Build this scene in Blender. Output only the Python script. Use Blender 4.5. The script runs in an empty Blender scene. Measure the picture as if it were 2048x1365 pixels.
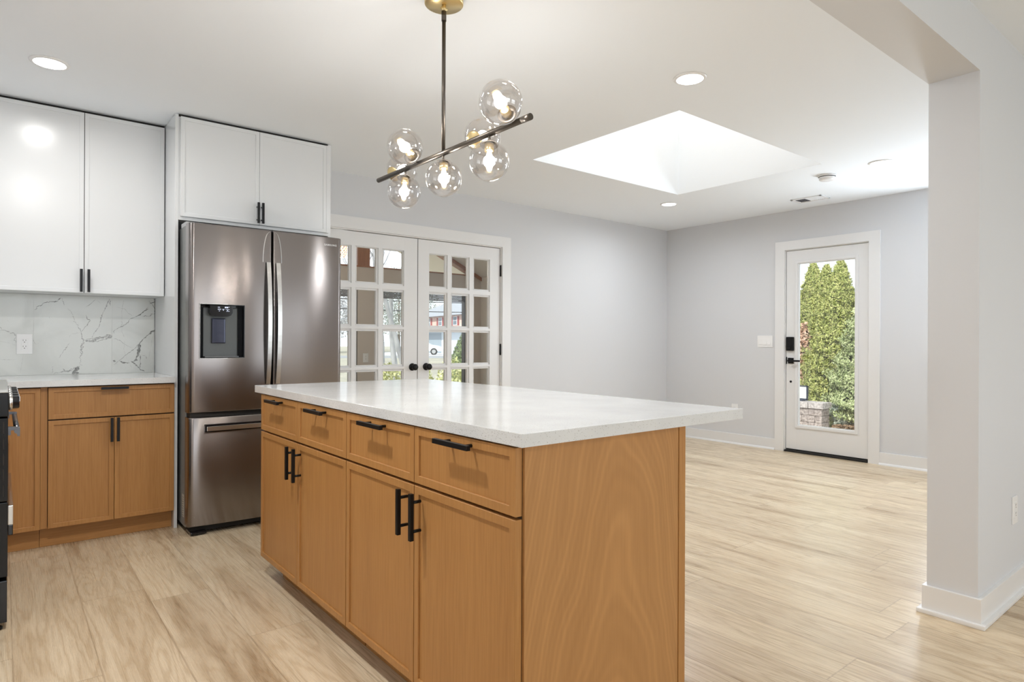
import bpy, bmesh, math, random
from mathutils import Vector, Matrix
import numpy as np

# ---------------------------------------------------------------- camera, world, sun, exposure
SC = bpy.context.scene
COL = SC.collection
SC.view_settings.view_transform = 'Standard'
SC.view_settings.look = 'None'
SC.view_settings.gamma = 1.0
SC.view_settings.exposure = 0.0
SC.view_settings.use_curve_mapping = False
try:
    SC.cycles.use_denoising = True
    SC.cycles.denoiser = 'OPENIMAGEDENOISE'
    SC.cycles.max_bounces = 14
    SC.cycles.diffuse_bounces = 8
    SC.cycles.glossy_bounces = 5
    SC.cycles.transmission_bounces = 8
    SC.cycles.transparent_max_bounces = 24
    SC.cycles.sample_clamp_indirect = 6.0
    SC.cycles.caustics_reflective = False
    SC.cycles.caustics_refractive = False
except Exception:
    pass

cam_d = bpy.data.cameras.new('camera')
cam_d.sensor_width = 36.0
cam_d.lens = 1267.3 / 2048 * 36.0
cam_d.clip_start = 0.05
cam_d.clip_end = 400
cam = bpy.data.objects.new('camera', cam_d)
COL.objects.link(cam)
yaw, pitch, roll = 0.677726, 0.000204, 0.0041995
F = Vector((math.cos(pitch) * math.sin(yaw), math.cos(pitch) * math.cos(yaw), math.sin(pitch)))
R0 = Vector((math.cos(yaw), -math.sin(yaw), 0))
U0 = R0.cross(F)
R1 = R0 * math.cos(roll) + U0 * math.sin(roll)
U1 = -R0 * math.sin(roll) + U0 * math.cos(roll)
M = Matrix((R1, U1, -F)).transposed().to_4x4()
M.translation = Vector((0, 0, 1.11))
cam.matrix_world = M
SC.camera = cam

world = bpy.data.worlds.new('world')
SC.world = world
world.use_nodes = True
wn = world.node_tree
bg = wn.nodes['Background']
bg.inputs['Color'].default_value = (0.90, 0.95, 1.0, 1)
bg.inputs['Strength'].default_value = 1.9

sun_d = bpy.data.lights.new('sun', 'SUN')
sun_d.energy = 4.6
sun_d.angle = math.radians(1.5)
sun_d.color = (1.0, 0.95, 0.86)
sun = bpy.data.objects.new('sun', sun_d)
COL.objects.link(sun)
sun.location = (-10, -2, 12)
sun.rotation_euler = Vector((0.74, 0.12, -0.66)).to_track_quat('-Z', 'Y').to_euler()


def area(name, loc, direction, sx, sy, power, color, shape='RECTANGLE', spread=180):
    d = bpy.data.lights.new(name, 'AREA')
    d.shape = shape
    d.size = sx
    if shape in ('RECTANGLE', 'ELLIPSE'):
        d.size_y = sy
    d.energy = power
    d.color = color
    d.spread = math.radians(spread)
    o = bpy.data.objects.new(name, d)
    COL.objects.link(o)
    o.location = loc
    o.rotation_euler = Vector(direction).to_track_quat('-Z', 'Y').to_euler()
    return o


DAY = (0.83, 0.92, 1.0)
WARM = (1.0, 0.98, 0.955)
COOL = (0.93, 0.965, 1.0)
# fill lights added in made-up windows behind the camera
area('window_daylight', (0.9, -3.05, 1.45), (0, 1, 0.28), 2.3, 1.5, 30, DAY)
area('window_daylight', (4.1, -3.05, 1.45), (0, 1, 0.28), 2.3, 1.5, 20, DAY)

area('end_window_daylight', (6.30, 1.69, 1.50), (-1, 0.15, 0.22), 0.40, 1.08, 34, DAY)  # fill light added in a made-up window on the hidden wall stretch

# ---------------------------------------------------------------- helpers
def srgb(r, g, b):
    f = lambda c: (c / 255 / 12.92) if c <= 10.3 else ((c / 255 + 0.055) / 1.055) ** 2.4
    return (f(r), f(g), f(b), 1)


def new_mat(name):
    m = bpy.data.materials.new(name)
    m.use_nodes = True
    nt = m.node_tree
    return m, nt, nt.nodes['Principled BSDF']


def mat(name, col, rough=0.5, metal=0.0, spec=0.5, emit=None, es=0.0, coat=0.0):
    m, nt, b = new_mat(name)
    b.inputs['Base Color'].default_value = col
    b.inputs['Roughness'].default_value = rough
    b.inputs['Metallic'].default_value = metal
    b.inputs['Specular IOR Level'].default_value = spec
    if coat:
        b.inputs['Coat Weight'].default_value = coat
    if emit:
        b.inputs['Emission Color'].default_value = emit
        b.inputs['Emission Strength'].default_value = es
    return m


def N(nt, typ, **kw):
    n = nt.nodes.new(typ)
    for k, v in kw.items():
        if k in n.inputs:
            n.inputs[k].default_value = v
        else:
            setattr(n, k, v)
    return n


def ramp(nt, stops):
    n = nt.nodes.new('ShaderNodeValToRGB')
    e = n.color_ramp.elements
    while len(e) < len(stops):
        e.new(0.5)
    for i, (p, c) in enumerate(stops):
        e[i].position = p
        e[i].color = c
    return n


def mapping(nt, scale, coord='Object', loc=(0, 0, 0), rot=(0, 0, 0)):
    tc = nt.nodes.new('ShaderNodeTexCoord')
    mp = nt.nodes.new('ShaderNodeMapping')
    mp.inputs['Scale'].default_value = scale
    mp.inputs['Location'].default_value = loc
    mp.inputs['Rotation'].default_value = rot
    nt.links.new(tc.outputs[coord], mp.inputs['Vector'])
    return mp


def wood_mat(name, base, dark, light, axis='z', figure=0.0, rough=0.42, seed=0.0):
    """fine straight grain along `axis` plus, when figure > 0, cathedral figure"""
    m, nt, b = new_mat(name)
    L = nt.links
    s = {'z': (1, 1, 0.035), 'x': (0.035, 1, 1), 'y': (1, 0.035, 1)}[axis]
    mp = mapping(nt, s, loc=(seed, seed * 1.7, seed * 0.6))
    oi = nt.nodes.new('ShaderNodeObjectInfo')
    add = nt.nodes.new('ShaderNodeVectorMath')
    add.operation = 'ADD'
    mul = nt.nodes.new('ShaderNodeMath')
    mul.operation = 'MULTIPLY'
    mul.inputs[1].default_value = 3.0
    L.new(oi.outputs['Random'], mul.inputs[0])
    L.new(mp.outputs[0], add.inputs[0])
    L.new(mul.outputs[0], add.inputs[1])
    n1 = N(nt, 'ShaderNodeTexNoise', Scale=170.0, Detail=3.0, Roughness=0.6)
    L.new(add.outputs[0], n1.inputs['Vector'])
    n2 = N(nt, 'ShaderNodeTexNoise', Scale=14.0, Detail=2.0, Roughness=0.5)
    L.new(add.outputs[0], n2.inputs['Vector'])
    r1 = ramp(nt, [(0.34, dark), (0.66, light)])
    L.new(n1.outputs['Fac'], r1.inputs['Fac'])
    r2 = ramp(nt, [(0.3, dark), (0.7, base)])
    L.new(n2.outputs['Fac'], r2.inputs['Fac'])
    mx = N(nt, 'ShaderNodeMix', data_type='RGBA')
    mx.inputs['Factor'].default_value = 0.5
    L.new(r1.outputs['Color'], mx.inputs[6])
    L.new(r2.outputs['Color'], mx.inputs[7])
    out = mx.outputs[2]
    if figure:
        s2 = {'z': (2.6, 2.6, 0.62), 'x': (0.6, 2.6, 2.6), 'y': (2.6, 0.6, 2.6)}[axis]
        mp2 = mapping(nt, s2, loc=(0.35 + seed, 0.2, 0.1))
        n3 = N(nt, 'ShaderNodeTexNoise', Scale=1.15, Detail=1.0, Roughness=0.35, Distortion=0.25)
        L.new(mp2.outputs[0], n3.inputs['Vector'])
        mm = N(nt, 'ShaderNodeMath', operation='MULTIPLY')
        mm.inputs[1].default_value = 46.0
        L.new(n3.outputs['Fac'], mm.inputs[0])
        sn = N(nt, 'ShaderNodeMath', operation='SINE')
        L.new(mm.outputs[0], sn.inputs[0])
        r3 = ramp(nt, [(0.0, (0.86, 0.84, 0.82, 1)), (0.5, (1, 1, 1, 1)), (1.0, (1.13, 1.12, 1.1, 1))])
        hs = N(nt, 'ShaderNodeMath', operation='MULTIPLY_ADD')
        hs.inputs[1].default_value = 0.5
        hs.inputs[2].default_value = 0.5
        L.new(sn.outputs[0], hs.inputs[0])
        L.new(hs.outputs[0], r3.inputs['Fac'])
        m2 = N(nt, 'ShaderNodeMix', data_type='RGBA', blend_type='MULTIPLY')
        m2.inputs['Factor'].default_value = figure
        L.new(out, m2.inputs[6])
        L.new(r3.outputs['Color'], m2.inputs[7])
        out = m2.outputs[2]
    L.new(out, b.inputs['Base Color'])
    b.inputs['Roughness'].default_value = rough
    b.inputs['Specular IOR Level'].default_value = 0.4
    return m


def cathedral_mat(name, base, dark, light):
    m, nt, b = new_mat(name)
    L = nt.links
    mp = mapping(nt, (1, 1, 0.035))
    n1 = N(nt, 'ShaderNodeTexNoise', Scale=170.0, Detail=3.0, Roughness=0.6)
    L.new(mp.outputs[0], n1.inputs['Vector'])
    r1 = ramp(nt, [(0.32, dark), (0.68, light)])
    L.new(n1.outputs['Fac'], r1.inputs['Fac'])
    mpb = mapping(nt, (1, 1, 0.25))
    n2 = N(nt, 'ShaderNodeTexNoise', Scale=5.0, Detail=3.0)
    L.new(mpb.outputs[0], n2.inputs['Vector'])
    r2 = ramp(nt, [(0.3, dark), (0.7, base)])
    L.new(n2.outputs['Fac'], r2.inputs['Fac'])
    mx = N(nt, 'ShaderNodeMix', data_type='RGBA')
    mx.inputs['Factor'].default_value = 0.6
    L.new(r1.outputs['Color'], mx.inputs[6]); L.new(r2.outputs['Color'], mx.inputs[7])
    # arches: contours of z + 9 (x - x0)^2 + drift
    tc = nt.nodes.new('ShaderNodeTexCoord')
    sp = nt.nodes.new('ShaderNodeSeparateXYZ')
    L.new(tc.outputs['Object'], sp.inputs[0])
    mpn = mapping(nt, (1.4, 1.4, .8), loc=(.3, 0, .2))
    n3 = N(nt, 'ShaderNodeTexNoise', Scale=2.2, Detail=2.0, Roughness=.4)
    L.new(mpn.outputs[0], n3.inputs['Vector'])
    def M2(op, a, c, d=None):
        q = N(nt, 'ShaderNodeMath', operation=op)
        for i, v in enumerate((a, c, d)):
            if v is None: continue
            if isinstance(v, (int, float)): q.inputs[i].default_value = v
            else: L.new(v, q.inputs[i])
        return q.outputs[0]
    dx = M2('SUBTRACT', sp.outputs[0], 0.03)
    f_ = M2('MULTIPLY_ADD', M2('MULTIPLY', dx, dx), 10.0, sp.outputs[2])
    f_ = M2('MULTIPLY_ADD', n3.outputs['Fac'], 0.75, f_)
    w = M2('SINE', M2('MULTIPLY', f_, 84.0), 0.0)
    w2 = M2('SINE', M2('MULTIPLY', f_, 23.0), 0.0)
    w = M2('MULTIPLY_ADD', w, 0.25, M2('MULTIPLY_ADD', w2, 0.25, 0.5))
    r3 = ramp(nt, [(0.0, (0.93, 0.915, 0.90, 1)), (0.62, (1.0, 1.0, 1.0, 1)), (1.0, (1.13, 1.14, 1.16, 1))])
    L.new(w, r3.inputs['Fac'])
    m2 = N(nt, 'ShaderNodeMix', data_type='RGBA', blend_type='MULTIPLY')
    m2.inputs['Factor'].default_value = 0.85
    L.new(mx.outputs[2], m2.inputs[6]); L.new(r3.outputs['Color'], m2.inputs[7])
    L.new(m2.outputs[2], b.inputs['Base Color'])
    b.inputs['Roughness'].default_value = 0.45
    b.inputs['Specular IOR Level'].default_value = 0.35
    return m


def paint_mat(name, col, rough=0.6, bump=0.02):
    m, nt, b = new_mat(name)
    L = nt.links
    mp = mapping(nt, (1, 1, 1))
    n1 = N(nt, 'ShaderNodeTexNoise', Scale=260.0, Detail=2.0)
    L.new(mp.outputs[0], n1.inputs['Vector'])
    bp_ = N(nt, 'ShaderNodeBump', Strength=bump, Distance=0.002)
    L.new(n1.outputs['Fac'], bp_.inputs['Height'])
    L.new(bp_.outputs[0], b.inputs['Normal'])
    b.inputs['Base Color'].default_value = col
    b.inputs['Roughness'].default_value = rough
    b.inputs['Specular IOR Level'].default_value = 0.3
    return m


def quartz_mat():
    m, nt, b = new_mat('white_quartz')
    L = nt.links
    mp = mapping(nt, (1, 1, 1))
    n0 = N(nt, 'ShaderNodeTexNoise', Scale=7.0, Detail=4.0)
    L.new(mp.outputs[0], n0.inputs['Vector'])
    r0 = ramp(nt, [(0.3, (0.65, 0.66, 0.66, 1)), (0.7, (0.72, 0.73, 0.73, 1))])
    L.new(n0.outputs['Fac'], r0.inputs['Fac'])
    prev = r0.outputs['Color']
    for sc_, th, c in ((260.0, 0.20, (0.36, 0.35, 0.32, 1)), (420.0, 0.16, (0.58, 0.56, 0.52, 1)), (150.0, 0.11, (0.22, 0.21, 0.20, 1))):
        v = N(nt, 'ShaderNodeTexVoronoi', Scale=sc_)
        L.new(mp.outputs[0], v.inputs['Vector'])
        rr = ramp(nt, [(th, (1, 1, 1, 1)), (th + 0.04, (0, 0, 0, 1))])
        L.new(v.outputs['Distance'], rr.inputs['Fac'])
        # keep only some of the cells
        sp = N(nt, 'ShaderNodeSeparateColor')
        L.new(v.outputs['Color'], sp.inputs[0])
        gt = N(nt, 'ShaderNodeMath', operation='GREATER_THAN')
        gt.inputs[1].default_value = 0.72
        L.new(sp.outputs[0], gt.inputs[0])
        ml = N(nt, 'ShaderNodeMath', operation='MULTIPLY')
        L.new(rr.outputs['Color'], ml.inputs[0])
        L.new(gt.outputs[0], ml.inputs[1])
        mx = N(nt, 'ShaderNodeMix', data_type='RGBA')
        L.new(ml.outputs[0], mx.inputs['Factor'])
        L.new(prev, mx.inputs[6])
        mx.inputs[7].default_value = c
        prev = mx.outputs[2]
    L.new(prev, b.inputs['Base Color'])
    b.inputs['Roughness'].default_value = 0.13
    b.inputs['Specular IOR Level'].default_value = 0.55
    return m


def steel_mat(name, col, rough, aniso, axis_rot=0.25):
    m, nt, b = new_mat(name)
    L = nt.links
    b.inputs['Base Color'].default_value = col
    b.inputs['Metallic'].default_value = 1.0
    b.inputs['Roughness'].default_value = rough
    b.inputs['Anisotropic'].default_value = aniso
    b.inputs['Anisotropic Rotation'].default_value = axis_rot
    t = N(nt, 'ShaderNodeTangent', direction_type='RADIAL', axis='Z')
    L.new(t.outputs[0], b.inputs['Tangent'])
    mp = mapping(nt, (0.6, 0.6, 60))
    n = N(nt, 'ShaderNodeTexNoise', Scale=14.0, Detail=3.0)
    L.new(mp.outputs[0], n.inputs['Vector'])
    bp_ = N(nt, 'ShaderNodeBump', Strength=0.015, Distance=0.0005)
    L.new(n.outputs['Fac'], bp_.inputs['Height'])
    L.new(bp_.outputs[0], b.inputs['Normal'])
    return m


def glass_mat(name, tint=(1, 1, 1, 1), refl=1.0, ior=1.45, rough=0.0, edge=None):
    """thin pane: transparent with a fresnel reflection"""
    m = bpy.data.materials.new(name)
    m.use_nodes = True
    nt = m.node_tree
    nt.nodes.clear()
    L = nt.links
    out = nt.nodes.new('ShaderNodeOutputMaterial')
    tr = N(nt, 'ShaderNodeBsdfTransparent')
    tr.inputs['Color'].default_value = tint
    gl = N(nt, 'ShaderNodeBsdfGlossy', Roughness=rough)
    gl.inputs['Color'].default_value = (1, 1, 1, 1)
    # Schlick reflectance from the facing angle, the same from both sides of the sheet
    fw = N(nt, 'ShaderNodeLayerWeight', Blend=0.5)
    pw = N(nt, 'ShaderNodeMath', operation='POWER')
    pw.inputs[1].default_value = 5.0
    L.new(fw.outputs['Facing'], pw.inputs[0])
    f0 = ((ior - 1) / (ior + 1)) ** 2
    mu = N(nt, 'ShaderNodeMath', operation='MULTIPLY_ADD')
    mu.inputs[1].default_value = min(.95, refl * (1 - f0) * .9)
    mu.inputs[2].default_value = f0 * refl * 1.8
    L.new(pw.outputs[0], mu.inputs[0])
    mx = nt.nodes.new('ShaderNodeMixShader')
    L.new(mu.outputs[0], mx.inputs[0])
    L.new(tr.outputs[0], mx.inputs[1])
    L.new(gl.outputs[0], mx.inputs[2])
    L.new(mx.outputs[0], out.inputs['Surface'])
    if edge:
        lw = N(nt, 'ShaderNodeLayerWeight', Blend=0.35)
        rr = ramp(nt, [(0.0, tint), (0.75, tint), (1.0, edge)])
        L.new(lw.outputs['Facing'], rr.inputs['Fac'])
        L.new(rr.outputs['Color'], tr.inputs['Color'])
    return m


def leaf_mat(name, c1, c2, c3, scale=9.0):
    m, nt, b = new_mat(name)
    L = nt.links
    mp = mapping(nt, (1, 1, 1))
    n = N(nt, 'ShaderNodeTexNoise', Scale=scale, Detail=4.0)
    L.new(mp.outputs[0], n.inputs['Vector'])
    r = ramp(nt, [(0.3, c1), (0.5, c2), (0.7, c3)])
    L.new(n.outputs['Fac'], r.inputs['Fac'])
    L.new(r.outputs['Color'], b.inputs['Base Color'])
    b.inputs['Roughness'].default_value = 0.7
    b.inputs['Specular IOR Level'].default_value = 0.2
    return m


def noise_mat(name, c1, c2, scale, rough=0.8, detail=5.0, bump=0.0, stretch=(1, 1, 1)):
    m, nt, b = new_mat(name)
    L = nt.links
    mp = mapping(nt, stretch)
    n = N(nt, 'ShaderNodeTexNoise', Scale=scale, Detail=detail)
    L.new(mp.outputs[0], n.inputs['Vector'])
    r = ramp(nt, [(0.35, c1), (0.65, c2)])
    L.new(n.outputs['Fac'], r.inputs['Fac'])
    L.new(r.outputs['Color'], b.inputs['Base Color'])
    b.inputs['Roughness'].default_value = rough
    if bump:
        bp_ = N(nt, 'ShaderNodeBump', Strength=bump, Distance=0.01)
        L.new(n.outputs['Fac'], bp_.inputs['Height'])
        L.new(bp_.outputs[0], b.inputs['Normal'])
    return m


def tag(o, label=None, cat=None, group=None, kind=None):
    if label: o['label'] = label
    if cat: o['category'] = cat
    if group: o['group'] = group
    if kind: o['kind'] = kind
    return o


class MB:
    """collects shapes in world coordinates; build() links them as one mesh object"""
    def __init__(self):
        self.bm = bmesh.new()

    def _idx(self, faces, mi):
        for f in faces:
            f.material_index = mi

    def box(self, x0, x1, y0, y1, z0, z1, bevel=0.0, mi=0, mtx=None, seg=2):
        x0, x1 = min(x0, x1), max(x0, x1)
        y0, y1 = min(y0, y1), max(y0, y1)
        z0, z1 = min(z0, z1), max(z0, z1)
        vs = [self.bm.verts.new(p) for p in
              ((x0, y0, z0), (x1, y0, z0), (x1, y1, z0), (x0, y1, z0),
               (x0, y0, z1), (x1, y0, z1), (x1, y1, z1), (x0, y1, z1))]
        fs = [self.bm.faces.new([vs[i] for i in q]) for q in
              ((0, 3, 2, 1), (4, 5, 6, 7), (0, 1, 5, 4), (1, 2, 6, 5), (2, 3, 7, 6), (3, 0, 4, 7))]
        self._idx(fs, mi)
        if bevel > 0:
            es = set()
            for f in fs:
                es.update(f.edges)
            r = bmesh.ops.bevel(self.bm, geom=list(es), offset=bevel, segments=seg, profile=0.7, affect='EDGES')
            self._idx(r['faces'], mi)
            vs = list({v for f in r['faces'] for v in f.verts} | {v for f in fs if f.is_valid for v in f.verts})
        if mtx is not None:
            bmesh.ops.transform(self.bm, matrix=mtx, verts=vs)
        return self

    def tube(self, p0, p1, r0, r1=None, seg=16, cap=True, mi=0, smooth=True):
        r1 = r0 if r1 is None else r1
        p0, p1 = Vector(p0), Vector(p1)
        d = (p1 - p0).normalized()
        a = d.orthogonal().normalized()
        b = d.cross(a)
        A, B = [], []
        for i in range(seg):
            t = 2 * math.pi * i / seg
            o = a * math.cos(t) + b * math.sin(t)
            A.append(self.bm.verts.new(p0 + o * r0))
            B.append(self.bm.verts.new(p1 + o * r1))
        for i in range(seg):
            f = self.bm.faces.new((A[i], A[(i + 1) % seg], B[(i + 1) % seg], B[i]))
            f.smooth = smooth
            f.material_index = mi
        if cap:
            f = self.bm.faces.new(list(reversed(A))); f.material_index = mi
            f = self.bm.faces.new(B); f.material_index = mi
        return self

    def lathe(self, prof, origin, axis=(0, 0, 1), seg=32, mi=0):
        """prof: list of (radius, height) along axis"""
        d = Vector(axis).normalized()
        a = d.orthogonal().normalized()
        b = d.cross(a)
        o = Vector(origin)
        rings = []
        for (r, h) in prof:
            if r < 1e-5:
                rings.append([self.bm.verts.new(o + d * h)])
            else:
                rings.append([self.bm.verts.new(o + d * h + (a * math.cos(2 * math.pi * i / seg) + b * math.sin(2 * math.pi * i / seg)) * r) for i in range(seg)])
        for q in range(len(rings) - 1):
            A, B = rings[q], rings[q + 1]
            for i in range(seg):
                j = (i + 1) % seg
                if len(A) == 1 and len(B) == 1:
                    continue
                if len(A) == 1:
                    f = self.bm.faces.new((A[0], B[j], B[i]))
                elif len(B) == 1:
                    f = self.bm.faces.new((A[i], A[j], B[0]))
                else:
                    f = self.bm.faces.new((A[i], A[j], B[j], B[i]))
                f.smooth = True
                f.material_index = mi
        return self

    def poly(self, pts, mi=0):
        f = self.bm.faces.new([self.bm.verts.new(p) for p in pts])
        f.material_index = mi
        return self

    def prism(self, pts, vec, mi=0):
        """polygon pts extruded by vec"""
        v = Vector(vec)
        A = [self.bm.verts.new(p) for p in pts]
        B = [self.bm.verts.new(Vector(p) + v) for p in pts]
        n = len(A)
        fs = [self.bm.faces.new(A), self.bm.faces.new(list(reversed(B)))]
        for i in range(n):
            fs.append(self.bm.faces.new((A[(i + 1) % n], A[i], B[i], B[(i + 1) % n])))
        self._idx(fs, mi)
        bmesh.ops.recalc_face_normals(self.bm, faces=fs)
        return self

    def shaker(self, O, U, V, W, w, h, t=0.02, fr=0.024, rec=0.006, mi=0):
        """slim framed slab: O lower left of the front, U right, V up, W out of the front"""
        O, U, V, W = Vector(O), Vector(U), Vector(V), Vector(W)
        def P(a, b, c): return O + U * a + V * b + W * c
        e = 0.0012
        def ring(x0, x1, y0, y1, c): return [self.bm.verts.new(P(x0, y0, c)), self.bm.verts.new(P(x1, y0, c)), self.bm.verts.new(P(x1, y1, c)), self.bm.verts.new(P(x0, y1, c))]
        rs = [ring(0, w, 0, h, -t), ring(0, w, 0, h, -e), ring(e, w - e, e, h - e, 0),
              ring(fr - e, w - fr + e, fr - e, h - fr + e, 0), ring(fr, w - fr, fr, h - fr, -e),
              ring(fr, w - fr, fr, h - fr, -rec)]
        fs = [self.bm.faces.new(list(reversed(rs[0])))]
        for a, b in zip(rs[:-1], rs[1:]):
            for i in range(4):
                fs.append(self.bm.faces.new((a[i], a[(i + 1) % 4], b[(i + 1) % 4], b[i])))
        fs.append(self.bm.faces.new(rs[-1]))
        self._idx(fs, mi)
        return self

    def build(self, name, mats, parent=None, smooth=False):
        me = bpy.data.meshes.new(name)
        if parent is not None:
            off = Vector((0, 0, 0))
            p = parent
            while p is not None:
                off += Vector(p.location)
                p = p.parent
            bmesh.ops.translate(self.bm, vec=-off, verts=self.bm.verts[:])
        self.bm.to_mesh(me)
        self.bm.free()
        if not isinstance(mats, (list, tuple)):
            mats = [mats]
        for m in mats:
            me.materials.append(m)
        if smooth:
            for f in me.polygons:
                f.use_smooth = True
        o = bpy.data.objects.new(name, me)
        COL.objects.link(o)
        if parent is not None:
            o.parent = parent
        return o


def thing(name, loc, label=None, cat=None, group=None, kind=None):
    o = bpy.data.objects.new(name, None)
    o.empty_display_size = 0.1
    COL.objects.link(o)
    o.location = loc
    tag(o, label, cat, group, kind)
    return o


def copy_tree(o, parent=None):
    c = o.copy()
    COL.objects.link(c)
    c.parent = parent
    for ch in list(o.children):
        copy_tree(ch, c)
    return c


# ---------------------------------------------------------------- materials
wall_m = paint_mat('pale_grey_wall_paint', (0.66, 0.67, 0.69, 1), 0.6)
ceil_m = paint_mat('white_ceiling_paint', (0.885, 0.92, 0.955, 1), 0.75)
trim_m = mat('white_trim_paint', (0.77, 0.77, 0.77, 1), 0.35)
door_m = mat('white_door_paint', (0.76, 0.76, 0.76, 1), 0.33)
cab_white = mat('white_satin_lacquer', (0.73, 0.745, 0.755, 1), 0.22)
black_m = mat('matte_black_metal', (0.012, 0.012, 0.013, 1), 0.38, 0.6)
gap_m = mat('dark_gap', (0.02, 0.018, 0.016, 1), 0.9)
carcass_m = mat('dark_carcass_edge', (0.10, 0.055, 0.025, 1), 0.7)
plastic_w = mat('white_plastic', (0.84, 0.84, 0.84, 1), 0.3)
slot_m = mat('outlet_slot', (0.05, 0.05, 0.05, 1), 0.6)
WB, WD, WL = (0.44, 0.216, 0.068, 1), (0.37, 0.174, 0.053, 1), (0.495, 0.255, 0.086, 1)
wood_m = wood_mat('honey_beech_veneer', WB, WD, WL, 'z')
panel_m = cathedral_mat('figured_beech_veneer', (0.44, 0.225, 0.08, 1), (0.40, 0.20, 0.07, 1), (0.475, 0.25, 0.093, 1))
rail_m = wood_mat('beech_rail', WB, WD, WL, 'x', rough=0.5)
quartz = quartz_mat()
fridge_m = steel_mat('dark_brushed_steel', (0.27, 0.245, 0.235, 1), 0.23, 0.96)
steel_l = steel_mat('bright_brushed_steel', (0.62, 0.61, 0.59, 1), 0.26, 0.5)
fridge_side = mat('grey_painted_steel', (0.23, 0.24, 0.235, 1), 0.32, 0.5)
gloss_black = mat('gloss_black', (0.008, 0.008, 0.010, 1), 0.08)
brass_m = mat('brushed_brass', (0.74, 0.58, 0.30, 1), 0.3, 1.0)
bronze_m = mat('dark_bronze', (0.115, 0.10, 0.085, 1), 0.36, 0.9)
pane_m = glass_mat('clear_glass', (0.97, 0.985, 0.98, 1))
globe_m = glass_mat('smoked_globe_glass', (0.87, 0.85, 0.835, 1), refl=1.0, ior=1.9, edge=(0.52, 0.50, 0.49, 1))
bulb_m = mat('glowing_bulb', (1, 1, 1, 1), 0.5, emit=(1.0, 0.86, 0.66, 1), es=28.0)
lamp_lens = mat('lit_diffuser', (1, 1, 1, 1), 0.5, emit=(1.0, 0.97, 0.93, 1), es=9.0)

# ---------------------------------------------------------------- room shell
XL, XR, YB, H = -0.63, 6.232, 4.775, 2.447
YN0, YN1, HN = 0.785, 0.961, 2.408      # dividing wall
YS = -3.0                                # unseen wall of the near room, windows added
XC = 2.975                               # end of dividing wall

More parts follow.
